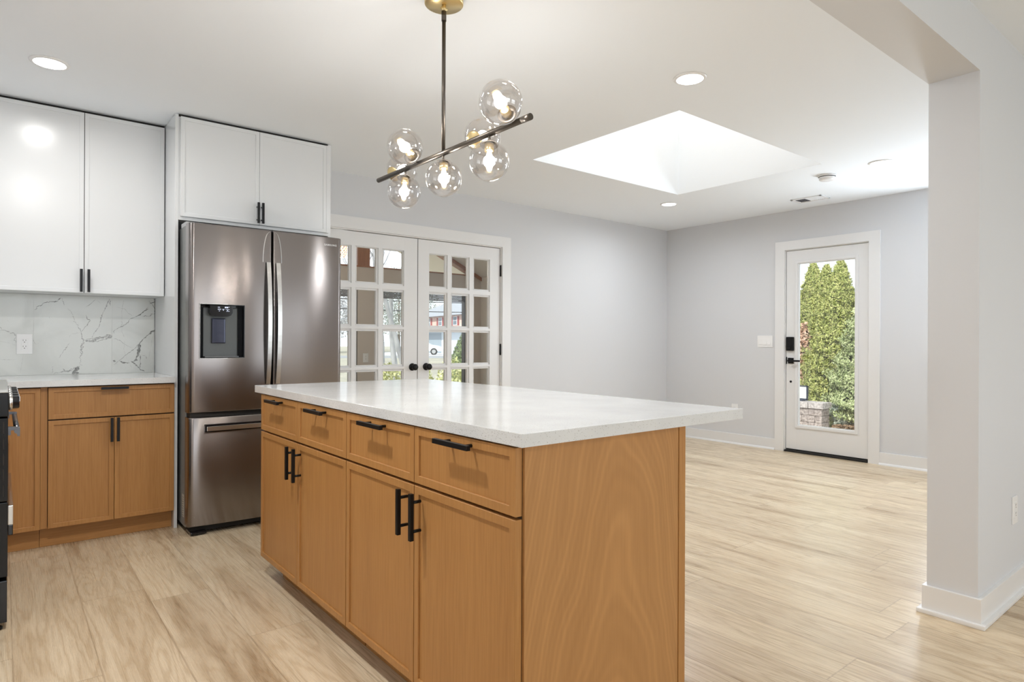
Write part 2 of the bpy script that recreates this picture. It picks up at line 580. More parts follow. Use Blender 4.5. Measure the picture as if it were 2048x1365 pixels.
# floor: every plank a face with its own tone and uv
def floor_material():
    m, nt, b = new_mat('light_oak_planks')
    L = nt.links
    uv = N(nt, 'ShaderNodeUVMap', uv_map='plank')
    loc = N(nt, 'ShaderNodeUVMap', uv_map='local')
    att = N(nt, 'ShaderNodeAttribute', attribute_name='tone')
    sep = N(nt, 'ShaderNodeSeparateColor')
    L.new(att.outputs['Color'], sep.inputs[0])
    # figure
    mp = nt.nodes.new('ShaderNodeMapping')
    mp.inputs['Scale'].default_value = (5.8, 0.62, 1)
    L.new(uv.outputs[0], mp.inputs['Vector'])
    n1 = N(nt, 'ShaderNodeTexNoise', Scale=1.1, Detail=5.0, Roughness=0.45, Distortion=0.25)
    L.new(mp.outputs[0], n1.inputs['Vector'])
    mpk = nt.nodes.new('ShaderNodeMapping')
    mpk.inputs['Scale'].default_value = (4.6, 0.80, 1)
    L.new(uv.outputs[0], mpk.inputs['Vector'])
    vk = N(nt, 'ShaderNodeTexVoronoi', Scale=1.0)
    L.new(mpk.outputs[0], vk.inputs['Vector'])
    rk = ramp(nt, [(0.0, (1, 1, 1, 1)), (0.10, (.45, .45, .45, 1)), (0.45, (0, 0, 0, 1))])
    L.new(vk.outputs['Distance'], rk.inputs['Fac'])
    ak = N(nt, 'ShaderNodeMath', operation='MULTIPLY_ADD'); ak.inputs[1].default_value = 0.34
    L.new(rk.outputs['Color'], ak.inputs[0]); L.new(n1.outputs['Fac'], ak.inputs[2])
    mm = N(nt, 'ShaderNodeMath', operation='MULTIPLY'); mm.inputs[1].default_value = 96.0
    L.new(ak.outputs[0], mm.inputs[0])
    sn = N(nt, 'ShaderNodeMath', operation='SINE')
    L.new(mm.outputs[0], sn.inputs[0])
    # fibres
    mp2 = nt.nodes.new('ShaderNodeMapping')
    mp2.inputs['Scale'].default_value = (105, 1.3, 1)
    L.new(uv.outputs[0], mp2.inputs['Vector'])
    n2 = N(nt, 'ShaderNodeTexNoise', Scale=3.0, Detail=4.0, Roughness=0.65)
    L.new(mp2.outputs[0], n2.inputs['Vector'])
    # broad colour drift
    mp3 = nt.nodes.new('ShaderNodeMapping')
    mp3.inputs['Scale'].default_value = (8, 0.75, 1)
    L.new(uv.outputs[0], mp3.inputs['Vector'])
    n3 = N(nt, 'ShaderNodeTexNoise', Scale=1.0, Detail=4.0, Roughness=0.55)
    L.new(mp3.outputs[0], n3.inputs['Vector'])
    base = ramp(nt, [(0.33, (0.41, 0.30, 0.185, 1)), (0.44, (0.59, 0.475, 0.33, 1)), (0.7, (0.71, 0.60, 0.44, 1))])
    L.new(n3.outputs['Fac'], base.inputs['Fac'])
    rings = ramp(nt, [(0.0, (0.82, 0.77, 0.70, 1)), (0.30, (0.97, 0.955, 0.94, 1)), (1.0, (1.05, 1.05, 1.05, 1))])
    hs = N(nt, 'ShaderNodeMath', operation='MULTIPLY_ADD'); hs.inputs[1].default_value = 0.5; hs.inputs[2].default_value = 0.5
    L.new(sn.outputs[0], hs.inputs[0]); L.new(hs.outputs[0], rings.inputs['Fac'])
    m1 = N(nt, 'ShaderNodeMix', data_type='RGBA', blend_type='MULTIPLY'); m1.inputs['Factor'].default_value = 0.75
    L.new(base.outputs['Color'], m1.inputs[6]); L.new(rings.outputs['Color'], m1.inputs[7])
    fib = ramp(nt, [(0.3, (0.84, 0.81, 0.78, 1)), (0.7, (1.08, 1.08, 1.08, 1))])
    L.new(n2.outputs['Fac'], fib.inputs['Fac'])
    m2 = N(nt, 'ShaderNodeMix', data_type='RGBA', blend_type='MULTIPLY'); m2.inputs['Factor'].default_value = 0.5
    L.new(m1.outputs[2], m2.inputs[6]); L.new(fib.outputs['Color'], m2.inputs[7])
    tone = ramp(nt, [(0.0, (0.93, 0.92, 0.91, 1)), (1.0, (1.05, 1.05, 1.04, 1))])
    L.new(sep.outputs[0], tone.inputs['Fac'])
    m3 = N(nt, 'ShaderNodeMix', data_type='RGBA', blend_type='MULTIPLY'); m3.inputs['Factor'].default_value = 1.0
    L.new(m2.outputs[2], m3.inputs[6]); L.new(tone.outputs['Color'], m3.inputs[7])
    # seams from the local uv (distance to the plank's edge in metres)
    sx = N(nt, 'ShaderNodeSeparateXYZ')
    L.new(loc.outputs[0], sx.inputs[0])
    mn = N(nt, 'ShaderNodeMath', operation='MINIMUM')
    L.new(sx.outputs[0], mn.inputs[0]); L.new(sx.outputs[1], mn.inputs[1])
    sr = ramp(nt, [(0.0, (0.42, 0.36, 0.30, 1)), (0.0012, (0.62, 0.57, 0.52, 1)), (0.0024, (1, 1, 1, 1))])
    L.new(mn.outputs[0], sr.inputs['Fac'])
    m4 = N(nt, 'ShaderNodeMix', data_type='RGBA', blend_type='MULTIPLY'); m4.inputs['Factor'].default_value = 0.55
    L.new(m3.outputs[2], m4.inputs[6]); L.new(sr.outputs['Color'], m4.inputs[7])
    L.new(m4.outputs[2], b.inputs['Base Color'])
    rr = ramp(nt, [(0.3, (0.23, 0.23, 0.23, 1)), (0.7, (0.33, 0.33, 0.33, 1))])
    L.new(n2.outputs['Fac'], rr.inputs['Fac'])
    L.new(rr.outputs['Color'], b.inputs['Roughness'])
    bm_ = N(nt, 'ShaderNodeBump', Strength=0.22, Distance=0.0012)
    L.new(n2.outputs['Fac'], bm_.inputs['Height'])
    L.new(bm_.outputs[0], b.inputs['Normal'])
    b.inputs['Specular IOR Level'].default_value = 0.5
    return m


def build_floor():
    rnd = random.Random(11)
    W, LEN, x0 = 0.2315, 1.52, 0.727
    known = {0: 2.46, -1: 3.05, 1: 1.62, 2: 3.3, 6: 0.972, 8: 0.970, 13: 1.85, 15: 2.485, 5: 2.2, 7: 1.75, 9: 2.6, 10: 1.9, 11: 1.3, 12: 2.9}
    bm = bmesh.new()
    uvp = bm.loops.layers.uv.new('plank')
    uvl = bm.loops.layers.uv.new('local')
    tn = bm.loops.layers.float_color.new('tone')
    n0, n1 = int(math.floor((XL - x0) / W)), int(math.ceil((XR - x0) / W))
    for n in range(n0, n1):
        a, c = max(XL, x0 + n * W), min(XR, x0 + (n + 1) * W)
        if c <= a: continue
        y = known.get(n, rnd.uniform(0, LEN))
        while y > YS: y -= LEN
        while y < YB:
            ya, yb = max(y, YS), min(y + LEN, YB)
            if yb > ya:
                ou, ov = rnd.uniform(0, 60), rnd.uniform(0, 60)
                t = rnd.random()
                # centre split so that 'local' holds the distance to the nearest edge
                xm, ym = (a + c) / 2, (ya + yb) / 2
                for (p, q, r, s) in ((a, xm, ya, ym), (xm, c, ya, ym), (a, xm, ym, yb), (xm, c, ym, yb)):
                    f = bm.faces.new([bm.verts.new(v) for v in ((p, r, 0), (q, r, 0), (q, s, 0), (p, s, 0))])
                    for lp in f.loops:
                        co = lp.vert.co
                        lp[uvp].uv = (co.x - a + ou, co.y - ya + ov)
                        lp[uvl].uv = (min(co.x - a, c - co.x), min(co.y - ya, yb - co.y))
                        lp[tn] = (t, t, t, 1)
            y += LEN
    me = bpy.data.meshes.new('floor')
    bm.to_mesh(me); bm.free()
    me.materials.append(floor_material())
    o = bpy.data.objects.new('floor', me)
    COL.objects.link(o)
    tag(o, kind='structure')
    return o


build_floor()
m = MB(); m.box(XL - 0.15, XR + 0.15, YS - 0.15, YB + 0.15, -0.30, -0.004)
tag(m.build('floor_slab', mat('concrete', (0.4, 0.4, 0.38, 1), 0.9)), kind='structure')

# ceiling with the skylight well
SX0, SX1, SY0, SY1, ST = 3.04, 4.775, 2.245, 3.54, 3.36
m = MB()
T = 0.12
m.box(XL - .15, SX0, YN1 - 0.02, YB + .15, H, H + T)
m.box(SX1, XR + .15, YN1 - 0.02, YB + .15, H, H + T)
m.box(SX0, SX1, YN1 - 0.02, SY0, H, H + T)
m.box(SX0, SX1, SY1, YB + .15, H, H + T)
for (a, b_, c, d) in ((SX0 - .1, SX0, SY0 - .1, SY1 + .1), (SX1, SX1 + .1, SY0 - .1, SY1 + .1)):
    m.box(a, b_, c, d, H + T, ST)
for (a, b_, c, d) in ((SX0, SX1, SY0 - .1, SY0), (SX0, SX1, SY1, SY1 + .1)):
    m.box(a, b_, c, d, H + T, ST)
tag(m.build('ceiling', ceil_m), kind='structure')
m = MB(); m.box(XL - .15, XR + .15, YS - .15, YN1 - 0.022, HN, HN + T)
tag(m.build('ceiling_near', ceil_m), kind='structure')
# skylight
frost = bpy.data.materials.new('frosted_dome')
frost.use_nodes = True
fn = frost.node_tree; fn.nodes.clear()
_o = fn.nodes.new('ShaderNodeOutputMaterial'); _t = fn.nodes.new('ShaderNodeBsdfTranslucent'); _t.inputs['Color'].default_value = (0.9, 0.86, 0.81, 1)
_d = fn.nodes.new('ShaderNodeBsdfDiffuse'); _d.inputs['Color'].default_value = (0.85, 0.87, 0.9, 1)
_m = fn.nodes.new('ShaderNodeMixShader'); _m.inputs[0].default_value = 0.3
fn.links.new(_t.outputs[0], _m.inputs[1]); fn.links.new(_d.outputs[0], _m.inputs[2]); fn.links.new(_m.outputs[0], _o.inputs[0])
sk = thing('window_3', (SX0, SY0, ST), kind='structure')
m = MB(); m.box(SX0, SX1, SY0, SY1, ST - 0.004, ST + 0.002)
m.build('pane', frost, sk)
m = MB()
m.box(SX0 - .1, SX1 + .1, SY0 - .1, SY0 + .03, ST + .003, ST + .06)
m.box(SX0 - .1, SX1 + .1, SY1 - .03, SY1 + .1, ST + .003, ST + .06)
m.box(SX0 - .1, SX0 + .03, SY0, SY1, ST + .003, ST + .06)
m.box(SX1 - .03, SX1 + .1, SY0, SY1, ST + .003, ST + .06)
m.build('window_frame', trim_m, sk)
area('skylight_daylight', ((SX0 + SX1) / 2, (SY0 + SY1) / 2, ST - 0.02), (0, 0, -1), 1.6, 1.2, 4, (1, .96, .92))

# back wall with the french door opening
FX0, FX1, FZ = 1.885, 3.715, 2.01
m = MB()
m.box(XL - .15, FX0, YB, YB + .14, 0, H)
m.box(FX1, XR + .15, YB, YB + .14, 0, H)
m.box(FX0, FX1, YB, YB + .14, FZ, H)
tag(m.build('wall_back', wall_m), kind='structure')
DY0, DY1, DZ = 2.484, 3.300, 2.050
m = MB()
m.box(XR, XR + .14, YS, 1.48, 0, H)
m.box(XR, XR + .14, 1.90, DY0, 0, H)
m.box(XR, XR + .14, 1.48, 1.90, 0, .94)
m.box(XR, XR + .14, 1.48, 1.90, 2.06, H)
m.box(XR, XR + .14, DY1, YB, 0, H)
m.box(XR, XR + .14, DY0, DY1, DZ, H)
tag(m.build('wall_right', wall_m), kind='structure')
m = MB(); m.box(XL - .14, XL, YS, YB, 0, H)
tag(m.build('wall_left', wall_m), kind='structure')
m = MB()
m.box(XC, XR, YN0, YN1, 0, HN + .1)
m.box(XL, XC, YN0, YN1, 2.178, HN + .1)
tag(m.build('wall_dividing', wall_m), kind='structure')
# unseen wall of the near room, pierced for the added windows
m = MB()
WZ0, WZ1 = 0.65, 2.2
m.box(XL, XR, YS - .14, YS, 0, WZ0)
m.box(XL, XR, YS - .14, YS, WZ1, HN)
m.box(XL, -0.3, YS - .14, YS, WZ0, WZ1)
m.box(2.1, 2.9, YS - .14, YS, WZ0, WZ1)
m.box(5.3, XR, YS - .14, YS, WZ0, WZ1)
tag(m.build('wall_front', wall_m), kind='structure')
for i, (a, b_) in enumerate(((-0.3, 2.1), (2.9, 5.3))):  # out-of-view windows, added to hold the fill lights
    w = thing('window_%d' % (i + 1), ((a + b_) / 2, YS, WZ0), kind='structure')
    m = MB()
    for (p, q, r, s) in ((a, b_, WZ0, WZ0 + .05), (a, b_, WZ1 - .05, WZ1), (a, a + .05, WZ0, WZ1), (b_ - .05, b_, WZ0, WZ1), ((a + b_) / 2 - .03, (a + b_) / 2 + .03, WZ0, WZ1)):
        m.box(p, q, YS - .10, YS - .06, r, s)
    m.build('window_frame', trim_m, w)

for (nm, xa, xb, ya_, yb_, za, zb) in (('window_7', XR + .08, XR + .12, 1.48, 1.90, .94, 2.06),):  # made-up window, added around the end fill light
    w = thing(nm, (xa, (ya_ + yb_) / 2, za), kind='structure')
    m = MB()
    for (p, q, r, s) in ((ya_, yb_, za, za + .04), (ya_, yb_, zb - .04, zb), (ya_, ya_ + .04, za, zb), (yb_ - .04, yb_, za, zb)):
        m.box(xa, xb, p, q, r, s)
    m.build('window_frame', trim_m, w)
# ---------------------------------------------------------------- baseboards, casings
def baseboard(name, segs):
    m = MB()
    for (x0, x1, y0, y1, nx, ny) in segs:
        t, q = 0.014, 0.028
        if ny:   # runs along x, sticks out in ny direction from y0
            m.box(x0, x1, y0, y0 + ny * t, 0, 0.112, 0.002)
            m.prism([(x0, y0, 0), (x0, y0 + ny * q, 0), (x0, y0 + ny * (q - .003), 0.010), (x0, y0 + ny * (t + .002), 0.019), (x0, y0, .019)], (x1 - x0, 0, 0))
        else:
            m.box(x0, x0 + nx * t, y0, y1, 0, 0.112, 0.002)
            m.prism([(x0, y0, 0), (x0 + nx * q, y0, 0), (x0 + nx * (q - .003), y0, 0.010), (x0 + nx * (t + .002), y0, 0.019), (x0, y0, .019)], (0, y1 - y0, 0))
    return tag(m.build(name, trim_m), kind='structure')


baseboard('baseboard_back', [(3.823, XR, YB, YB, 0, -1)])
baseboard('baseboard_right', [(XR, XR, 3.395, YB, -1, 0), (XR, XR, YN1, 2.394, -1, 0)])
# wrap round the end of the dividing wall, mitred by overlap
m = MB()
for (e, z0, z1) in ((0.014, 0, 0.112), (0.03, 0, 0.018)):
    e2 = e + (0.0 if z1 > .05 else 0.0)
    m.box(XC - e, XC, YN0 - e, YN1 + e, z0, z1, 0.002 if z1 > .05 else 0.006)
    m.box(XC - 0.001, XR, YN0 - e, YN0, z0, z1, 0.002 if z1 > .05 else 0.006)
    m.box(XC - 0.001, XR, YN1, YN1 + e, z0, z1, 0.002 if z1 > .05 else 0.006)
tag(m.build('baseboard_dividing', trim_m), kind='structure')
baseboard('baseboard_front', [(XL, XR, YS, YS, 0, 1)])
# french door casing
m = MB()
m.box(FX1 - .004, FX1 + .098, YB - .018, YB, 0, FZ + .094, 0.002)
m.box(FX0 - .098, FX0 + .004, YB - .018, YB, 0, FZ + .094, 0.002)
m.box(FX0, FX1, YB - .0178, YB, FZ - .004, FZ + .0938, 0.002)
m.box(FX1 - .012, FX1 - .0005, YB - .001, YB + .13, 0, FZ - .0005)
m.box(FX0 + .0005, FX0 + .012, YB - .001, YB + .13, 0, FZ - .0005)
m.box(FX0 + .012, FX1 - .012, YB - .001, YB + .13, FZ - .012, FZ - .0005)
m.box(FX0, FX1, YB, YB + .14, 0, 0.012)
tag(m.build('trim_1', trim_m), kind='structure')
m = MB()
m.box(XR - .018, XR, DY1 - .004, DY1 + .094, 0, DZ + .088, 0.002)
m.box(XR - .018, XR, DY0 - .094, DY0 + .004, 0, DZ + .088, 0.002)
m.box(XR - .0178, XR, DY0, DY1, DZ - .004, DZ + .0878, 0.002)
m.box(XR - .001, XR + .13, DY1 - .010, DY1 - .0005, 0, DZ - .0005)
m.box(XR - .001, XR + .13, DY0 + .0005, DY0 + .010, 0, DZ - .0005)
m.box(XR - .001, XR + .13, DY0 + .01, DY1 - .01, DZ - .010, DZ - .0005)
tag(m.build('trim_2', trim_m), kind='structure')

# ---------------------------------------------------------------- french doors
d1 = thing('door_1', (2.80, YB, 0), kind='structure')
def muntin_leaf(x0, x1, cols, knob_x, side):
    yf, yb = YB + 0.012, YB + 0.056
    rows = [(1.878, 1.585), (1.530, 1.236), (1.195, 0.900), (0.860, 0.565), (0.525, 0.235)]
    zt = FZ - 0.018
    m = MB()
    xa, xb = cols[0][0], cols[-1][1]
    m.box(x0, xa, yf, yb, 0.014, zt, 0.001)
    m.box(xb, x1, yf, yb, 0.014, zt, 0.001)
    m.box(xa, xb, yf, yb, rows[0][0], zt - .0004)
    m.box(xa, xb, yf, yb, 0.0144, rows[-1][1])
    for k in range(2):
        a, b_ = cols[k][1], cols[k + 1][0]
        m.box(a + .010, b_ - .010, yf, yb, rows[-1][1], rows[0][0])
        m.box(a, b_, yf + .012, yb - .006, rows[-1][1], rows[0][0])
    for k in range(4):
        a, b_ = rows[k][1], rows[k + 1][0]
        m.box(xa, xb, yf + .0003, yb, b_ + .010, a - .010)
        m.box(xa, xb, yf + .0122, yb - .006, b_, a)
    # bead round each light
    for (a, b_) in cols:
        for (t, bo) in rows:
            w = .008
            for (p, q, r, s) in ((a - .001, a + w, bo, t), (b_ - w, b_ + .001, bo, t), (a, b_, bo - .001, bo + w), (a, b_, t - w, t + .001)):
                m.box(p, q, yf + .010, yb - .008, r, s, 0.002, seg=1)
    leaf = m.build('door_leaf', door_m, d1)
    m = MB()
    for (a, b_) in cols:
        for (t, bo) in rows:
            ys = yf + .021
            # bevelled pane: raised middle with sloping border
            w = .016
            m.poly([(a + w, ys, bo + w), (b_ - w, ys, bo + w), (b_ - w, ys, t - w), (a + w, ys, t - w)])
            o = [(a, ys + .0004, bo), (b_, ys + .0004, bo), (b_, ys + .0004, t), (a, ys + .0004, t)]
            i_ = [(a + w, ys, bo + w), (b_ - w, ys, bo + w), (b_ - w, ys, t - w), (a + w, ys, t - w)]
            for k in range(4):
                m.poly([o[k], o[(k + 1) % 4], i_[(k + 1) % 4], i_[k]])
    m.build('glass_panes', pane_m, leaf)
    m = MB()
    m.lathe([(0, 0), (0.032, 0.0), (0.032, 0.004), (0.026, 0.008), (0.012, 0.012), (0.011, 0.030), (0.020, 0.036), (0.027, 0.046), (0.0275, 0.056), (0.022, 0.066), (0.010, 0.069), (0, 0.069)], (knob_x, yf - .0005, 0.884), (0, -1, 0), 28)
    m.build('door_knob', black_m, leaf)
    for hz in (1.78, 1.03, 0.28):
        m = MB()
        hx = x1 + .003 if side > 0 else x0 - .003
        m.box(hx - .004, hx + .004, yf - .012, yf + .01, hz - .052, hz + .052, 0.001)
        m.tube((hx, yf - .012, hz - .054), (hx, yf - .012, hz + .054), .0055, seg=12)
        m.build('hinge', black_m, leaf)
muntin_leaf(1.900, 2.800, [(2.000, 2.181), (2.232, 2.419), (2.473, 2.668)], 2.751, -1)
muntin_leaf(2.806, 3.700, [(2.917, 3.098), (3.155, 3.338), (3.399, 3.582)], 2.889, 1)
m = MB(); m.box(2.7995, 2.8065, YB + .014, YB + .05, .014, FZ - .018)
m.build('meeting_gap', gap_m, d1)

# ---------------------------------------------------------------- entry door
d2 = thing('door_2', (XR, 2.89, 0), kind='structure')
m = MB()
ya, yb = DY0 + .013, DY1 - .014
gy0, gy1, gz0, gz1 = 2.60, 3.178, 0.262, 1.918
xf, xk = XR + .012, XR + .056
m.box(xf, xk, ya, gy0, .03, DZ - .014, .001)
m.box(xf, xk, gy1, yb, .03, DZ - .014, .001)
m.box(xf, xk, gy0, gy1, gz1, DZ - .0144)
m.box(xf, xk, gy0, gy1, .0304, gz0)
leaf = m.build('door_leaf', door_m, d2)
m = MB()
def ringbox(y0, y1, z0, z1, w, xa_, xb_, bv=0.003):
    m.box(xa_, xb_, y0, y0 + w, z0, z1, bv)
    m.box(xa_, xb_, y1 - w, y1, z0, z1, bv)
    m.box(xa_ + .0006, xb_ - .0003, y0 + w * .5, y1 - w * .5, z0 + .0003, z0 + w, bv)
    m.box(xa_ + .0006, xb_ - .0003, y0 + w * .5, y1 - w * .5, z1 - w, z1 - .0003, bv)
ringbox(gy0 - .014, gy1 + .014, gz0 - .014, gz1 + .014, .026, xf - .010, xf + .004)
ringbox(gy0 + .008, gy1 - .008, gz0 + .008, gz1 - .008, .012, xf - .002, xf + .03, .002)
m.build('lite_frame', trim_m, leaf)
m = MB(); m.box(xf + .018, xf + .022, gy0, gy1, gz0, gz1)
m.build('glass_pane', pane_m, leaf)
m = MB()
m.box(xf - .026, xf, 3.201, 3.279, 1.024, 1.165, .012, seg=3)
lk = m.build('smart_lock', black_m, leaf)
m = MB(); m.tube((xf - .040, 3.240, 1.052), (xf - .024, 3.240, 1.052), .012, seg=20)
m.box(xf - .046, xf - .038, 3.236, 3.244, 1.040, 1.064, .001)
m.build('thumb_turn', gloss_black, lk)
m = MB()
m.box(xf - .010, xf, 3.207, 3.265, .894, .952, .002)
m.tube((xf - .05, 3.236, .923), (xf - .008, 3.236, .923), .011, seg=16)
m.box(xf - .058, xf - .044, 3.120, 3.246, .914, .932, .003)
m.build('lever_handle', black_m, leaf)
m = MB(); m.tube((xf - .003, 3.237, .711), (xf + .002, 3.237, .711), .0115, seg=20)
m.build('blank_plug', black_m, leaf)
m = MB(); m.box(xf - .004, xf + .004, 3.276, 3.2865, .89, .96, .002)
m.build('latch', black_m, leaf)
for hz in (1.813, 1.066, 0.332):
    m = MB()
    m.tube((xf - .004, ya - .006, hz - .05), (xf - .004, ya - .006, hz + .05), .006, seg=12)
    m.box(xf - .003, xf + .003, ya - .01, ya + .002, hz - .05, hz + .05)
    m.build('hinge', mat('satin_nickel', (0.55, 0.55, 0.55, 1), .35, .9), leaf)
m = MB()
m.box(XR - .02, XR + .13, DY0 + .01, DY1 - .01, 0.001, .018, .002)
m.build('threshold', gap_m, d2)
m = MB(); m.box(xf + .004, xk - .004, ya + .002, yb - .002, .018, .031)
m.build('door_sweep', gap_m, d2)

# ---------------------------------------------------------------- wall plates
def outlet(loc, normal, label, wall, horizontal=False):
    """decorator duplex outlet; local x right, z up, y out of wall; rotated by normal"""
    t = thing('wall_outlet', loc, label, 'outlet', 'white wall outlets')
    m = MB(); m.box(-.0385, .0385, 0, .005, -.060, .060, .003)
    pl = m.build('cover_plate', plastic_w); pl.parent = t
    m = MB(); m.box(-.0165, .0165, .004, .0075, -.034, .034, .0015)
    rc = m.build('receptacle', plastic_w); rc.parent = t
    m = MB()
    for s in (-1, 1):
        zc = s * .018
        m.box(-.0075, -.0055, .0074, .0078, zc + .001, zc + .009)
        m.box(.0055, .0075, .0074, .0078, zc + .001, zc + .009)
        m.tube((0, .0074, zc - .006), (0, .0079, zc - .006), .0026, seg=10)
    sl = m.build('socket_slots', slot_m); sl.parent = rc
    ang = math.atan2(-normal[0], normal[1])
    t.rotation_euler = (0, 0, ang)
    return t


outlet((0.1045, 4.7625, 1.080), (0, -1), 'white duplex outlet on the veined marble backsplash', 'back')
outlet((XR, 3.858, 0.375), (-1, 0), 'white outlet low on the wall left of the entry door, above the island corner', 'right')
outlet((3.470, YN0, 0.378), (0, -1), 'white outlet low on the near face of the dividing wall at right edge', 'div')
sw = thing('light_switch', (XR, 3.510, 1.118), 'white three-rocker light switch plate left of the entry door', 'light switch')
m = MB(); m.box(-.086, .086, 0, .005, -.061, .061, .003)
o = m.build('cover_plate', plastic_w); o.parent = sw
for k in (-1, 0, 1):
    m = MB()
    m.prism([(k * .046 - .0165, .004, -.034), (k * .046 - .0165, .0105, -.034), (k * .046 - .0165, .0065, .0), (k * .046 - .0165, .0055, .034), (k * .046 - .0165, .004, .034)], (.033, 0, 0))
    o = m.build('rocker', plastic_w); o.parent = sw
sw.rotation_euler = (0, 0, math.atan2(1, 0))

# ---------------------------------------------------------------- backsplash with veins
def backsplash():
    y = YB - 0.0125
    m = MB()
    xs = [XL, -0.255, 0.1475, 0.548, 0.787]
    z0, z1 = 0.8935, 1.381
    for a, b_ in zip(xs[:-1], xs[1:]):
        m.box(a + .0007, b_ - .0007, y, YB - .0005, z0, z1, 0)
    m.box(XL + .001, .787, y + .001, YB - .0006, z0 + .0005, z1 - .0005, 0, mi=2)
    rnd = random.Random(5)
    cnt = [0]
    K = 6.0235
    def P(px, py):           # crop coordinates of the vein sketch -> wall plane
        u, v = px / K, 560 + py / K
        # inverse of the photographic projection onto the plane y
        du, dv = (u - 1024) / 1267.3, (v - 682.5) / 1267.3
        d = F + R1 * du - U1 * dv
        t = y / d.y
        return (d.x * t, 1.11 + d.z * t)
    def vein(pts, w, jit=3.0, mi=1):
        """ragged ribbon along pts (sketch px), width w (sketch px) or list of widths"""
        q, ws = [], []
        n = len(pts)
        for i in range(n - 1):
            (xa, ya_), (xb, yb_) = pts[i], pts[i + 1]
            L_ = math.hypot(xb - xa, yb_ - ya_)
            k = max(1, int(L_ / 14))
            for j in range(k):
                t = j / k
                wi = w if not isinstance(w, (list, tuple)) else w[i] * (1 - t) + w[i + 1] * t
                q.append((xa + (xb - xa) * t + rnd.gauss(0, jit), ya_ + (yb_ - ya_) * t + rnd.gauss(0, jit)))
                ws.append(max(1.0, wi * rnd.uniform(0.35, 1.35)))
        q.append(pts[-1]); ws.append(1.0)
        ws[0] = 1.2
        cnt[0] += 1
        yo = y - .0002 - cnt[0] * .000012
        prev = None
        for i in range(len(q)):
            a = q[max(0, i - 1)]; c = q[min(len(q) - 1, i + 1)]
            dx, dy = c[0] - a[0], c[1] - a[1]
            L_ = math.hypot(dx, dy) or 1
            nx, ny = -dy / L_, dx / L_
            h_ = ws[i] / 2
            p1, p2 = P(q[i][0] + nx * h_, q[i][1] + ny * h_), P(q[i][0] - nx * h_, q[i][1] - ny * h_)
            cur = ((p1[0], yo, p1[1]), (p2[0], yo, p2[1]))
            if prev:
                m.poly([prev[0], cur[0], cur[1], prev[1]], mi)
            prev = cur
    V = vein
    V([(415, 370), (460, 320), (530, 280), (580, 262), (640, 262), (700, 250), (730, 215)], [5, 8, 12, 8, 12, 14, 22], 5)
    V([(735, 225), (760, 260), (772, 310)], 6, 5, 3)
    V([(815, 345), (860, 400), (885, 455), (905, 510), (940, 560), (985, 625)], [4, 6, 8, 6, 8, 14], 5, 3)
    V([(985, 625), (985, 690), (1000, 730), (985, 800), (970, 870), (985, 900), (955, 930), (975, 975), (955, 1010), (985, 1040)], [16, 8, 12, 14, 16, 20, 5, 8, 5, 6], 6, 3)
    V([(1010, 730), (980, 850), (1005, 890)], [8, 14, 8], 7, 3)
    V([(1030, 425), (1055, 475), (1090, 488)], [3, 8, 16], 3)
    V([(1090, 488), (1050, 545), (1010, 590), (985, 625)], [12, 8, 4, 4], 4)
    V([(1325, 235), (1290, 290), (1245, 390), (1215, 470), (1200, 540), (1160, 610), (1125, 650), (1105, 700)], [22, 14, 10, 16, 8, 10, 5, 8], 4, 3)
    V([(1330, 240), (1330, 320)], 12, 5, 3)
    V([(1015, 725), (1060, 735), (1110, 735), (1180, 710), (1260, 690), (1352, 680)], [14, 40, 46, 28, 34, 62], 3, 3)
    V([(1040, 715), (1120, 705), (1250, 685)], 6, 5)
    V([(1100, 750), (1200, 740), (1290, 715)], 5, 5)
    V([(1035, 330), (1080, 300), (1150, 240)], [10, 4, 2], 3)
    V([(1165, 245), (1215, 290)], 3, 2, 3)
    V([(835, 765), (800, 820), (770, 850), (740, 900), (705, 945)], [5, 12, 10, 4, 8], 4, 3)
    V([(625, 1140), (635, 1090), (630, 1045), (655, 1050)], [3, 4, 10, 3], 3, 3)
    V([(625, 1140), (700, 1125), (760, 1105), (830, 1095), (900, 1070), (965, 1040)], [3, 6, 14, 18, 26, 8], 5, 3)
    V([(750, 1080), (800, 1105), (870, 1105)], 8, 5)
    V([(865, 1130), (910, 1095), (955, 1055)], [10, 55, 20], 3)
    V([(865, 1125), (955, 1120)], 24, 2)
    V([(0, 605), (60, 610), (120, 630), (160, 645), (190, 680)], [6, 10, 14, 12, 16], 5, 3)
    V([(0, 565), (25, 605)], 4, 2)
    V([(85, 490), (105, 503)], 8, 2, 3)
    V([(190, 680), (170, 730), (195, 765)], 9, 6, 3)
    V([(0, 960), (90, 965), (185, 960)], 3, 1, 3)
    V([(280, 910), (255, 1050), (243, 1120)], 2.2, 1, 3)
    V([(0, 740), (100, 760), (190, 790)], 2, 1, 3)
    V([(398, 700), (402, 740), (430, 770), (470, 765)], [5, 8, 6, 2], 4, 3)
    V([(590, 440), (597, 470)], 3, 1, 3)
    V([(1375, 655), (1370, 625), (1400, 595), (1450, 575), (1500, 545), (1540, 510), (1560, 480), (1630, 445), (1690, 420), (1730, 380), (1790, 350)], [4, 5, 4, 10, 8, 10, 6, 4, 14, 10, 5], 3)
    V([(1700, 410), (1750, 370), (1790, 325)], 4, 3)
    V([(1795, 250), (1830, 300), (1865, 345), (1875, 390)], [4, 6, 8, 14], 3)
    V([(1885, 255), (1830, 280), (1800, 290)], 8, 3)
    V([(1885, 330), (1860, 390)], 12, 4)
    V([(1880, 600), (1820, 635), (1760, 680), (1700, 745), (1650, 800), (1600, 845), (1510, 910), (1440, 970), (1370, 1025)], [16, 20, 7, 10, 7, 5, 5, 5, 3], 3)
    V([(1690, 750), (1675, 830), (1665, 900), (1640, 960), (1600, 985)], [18, 44, 36, 26, 16], 5)
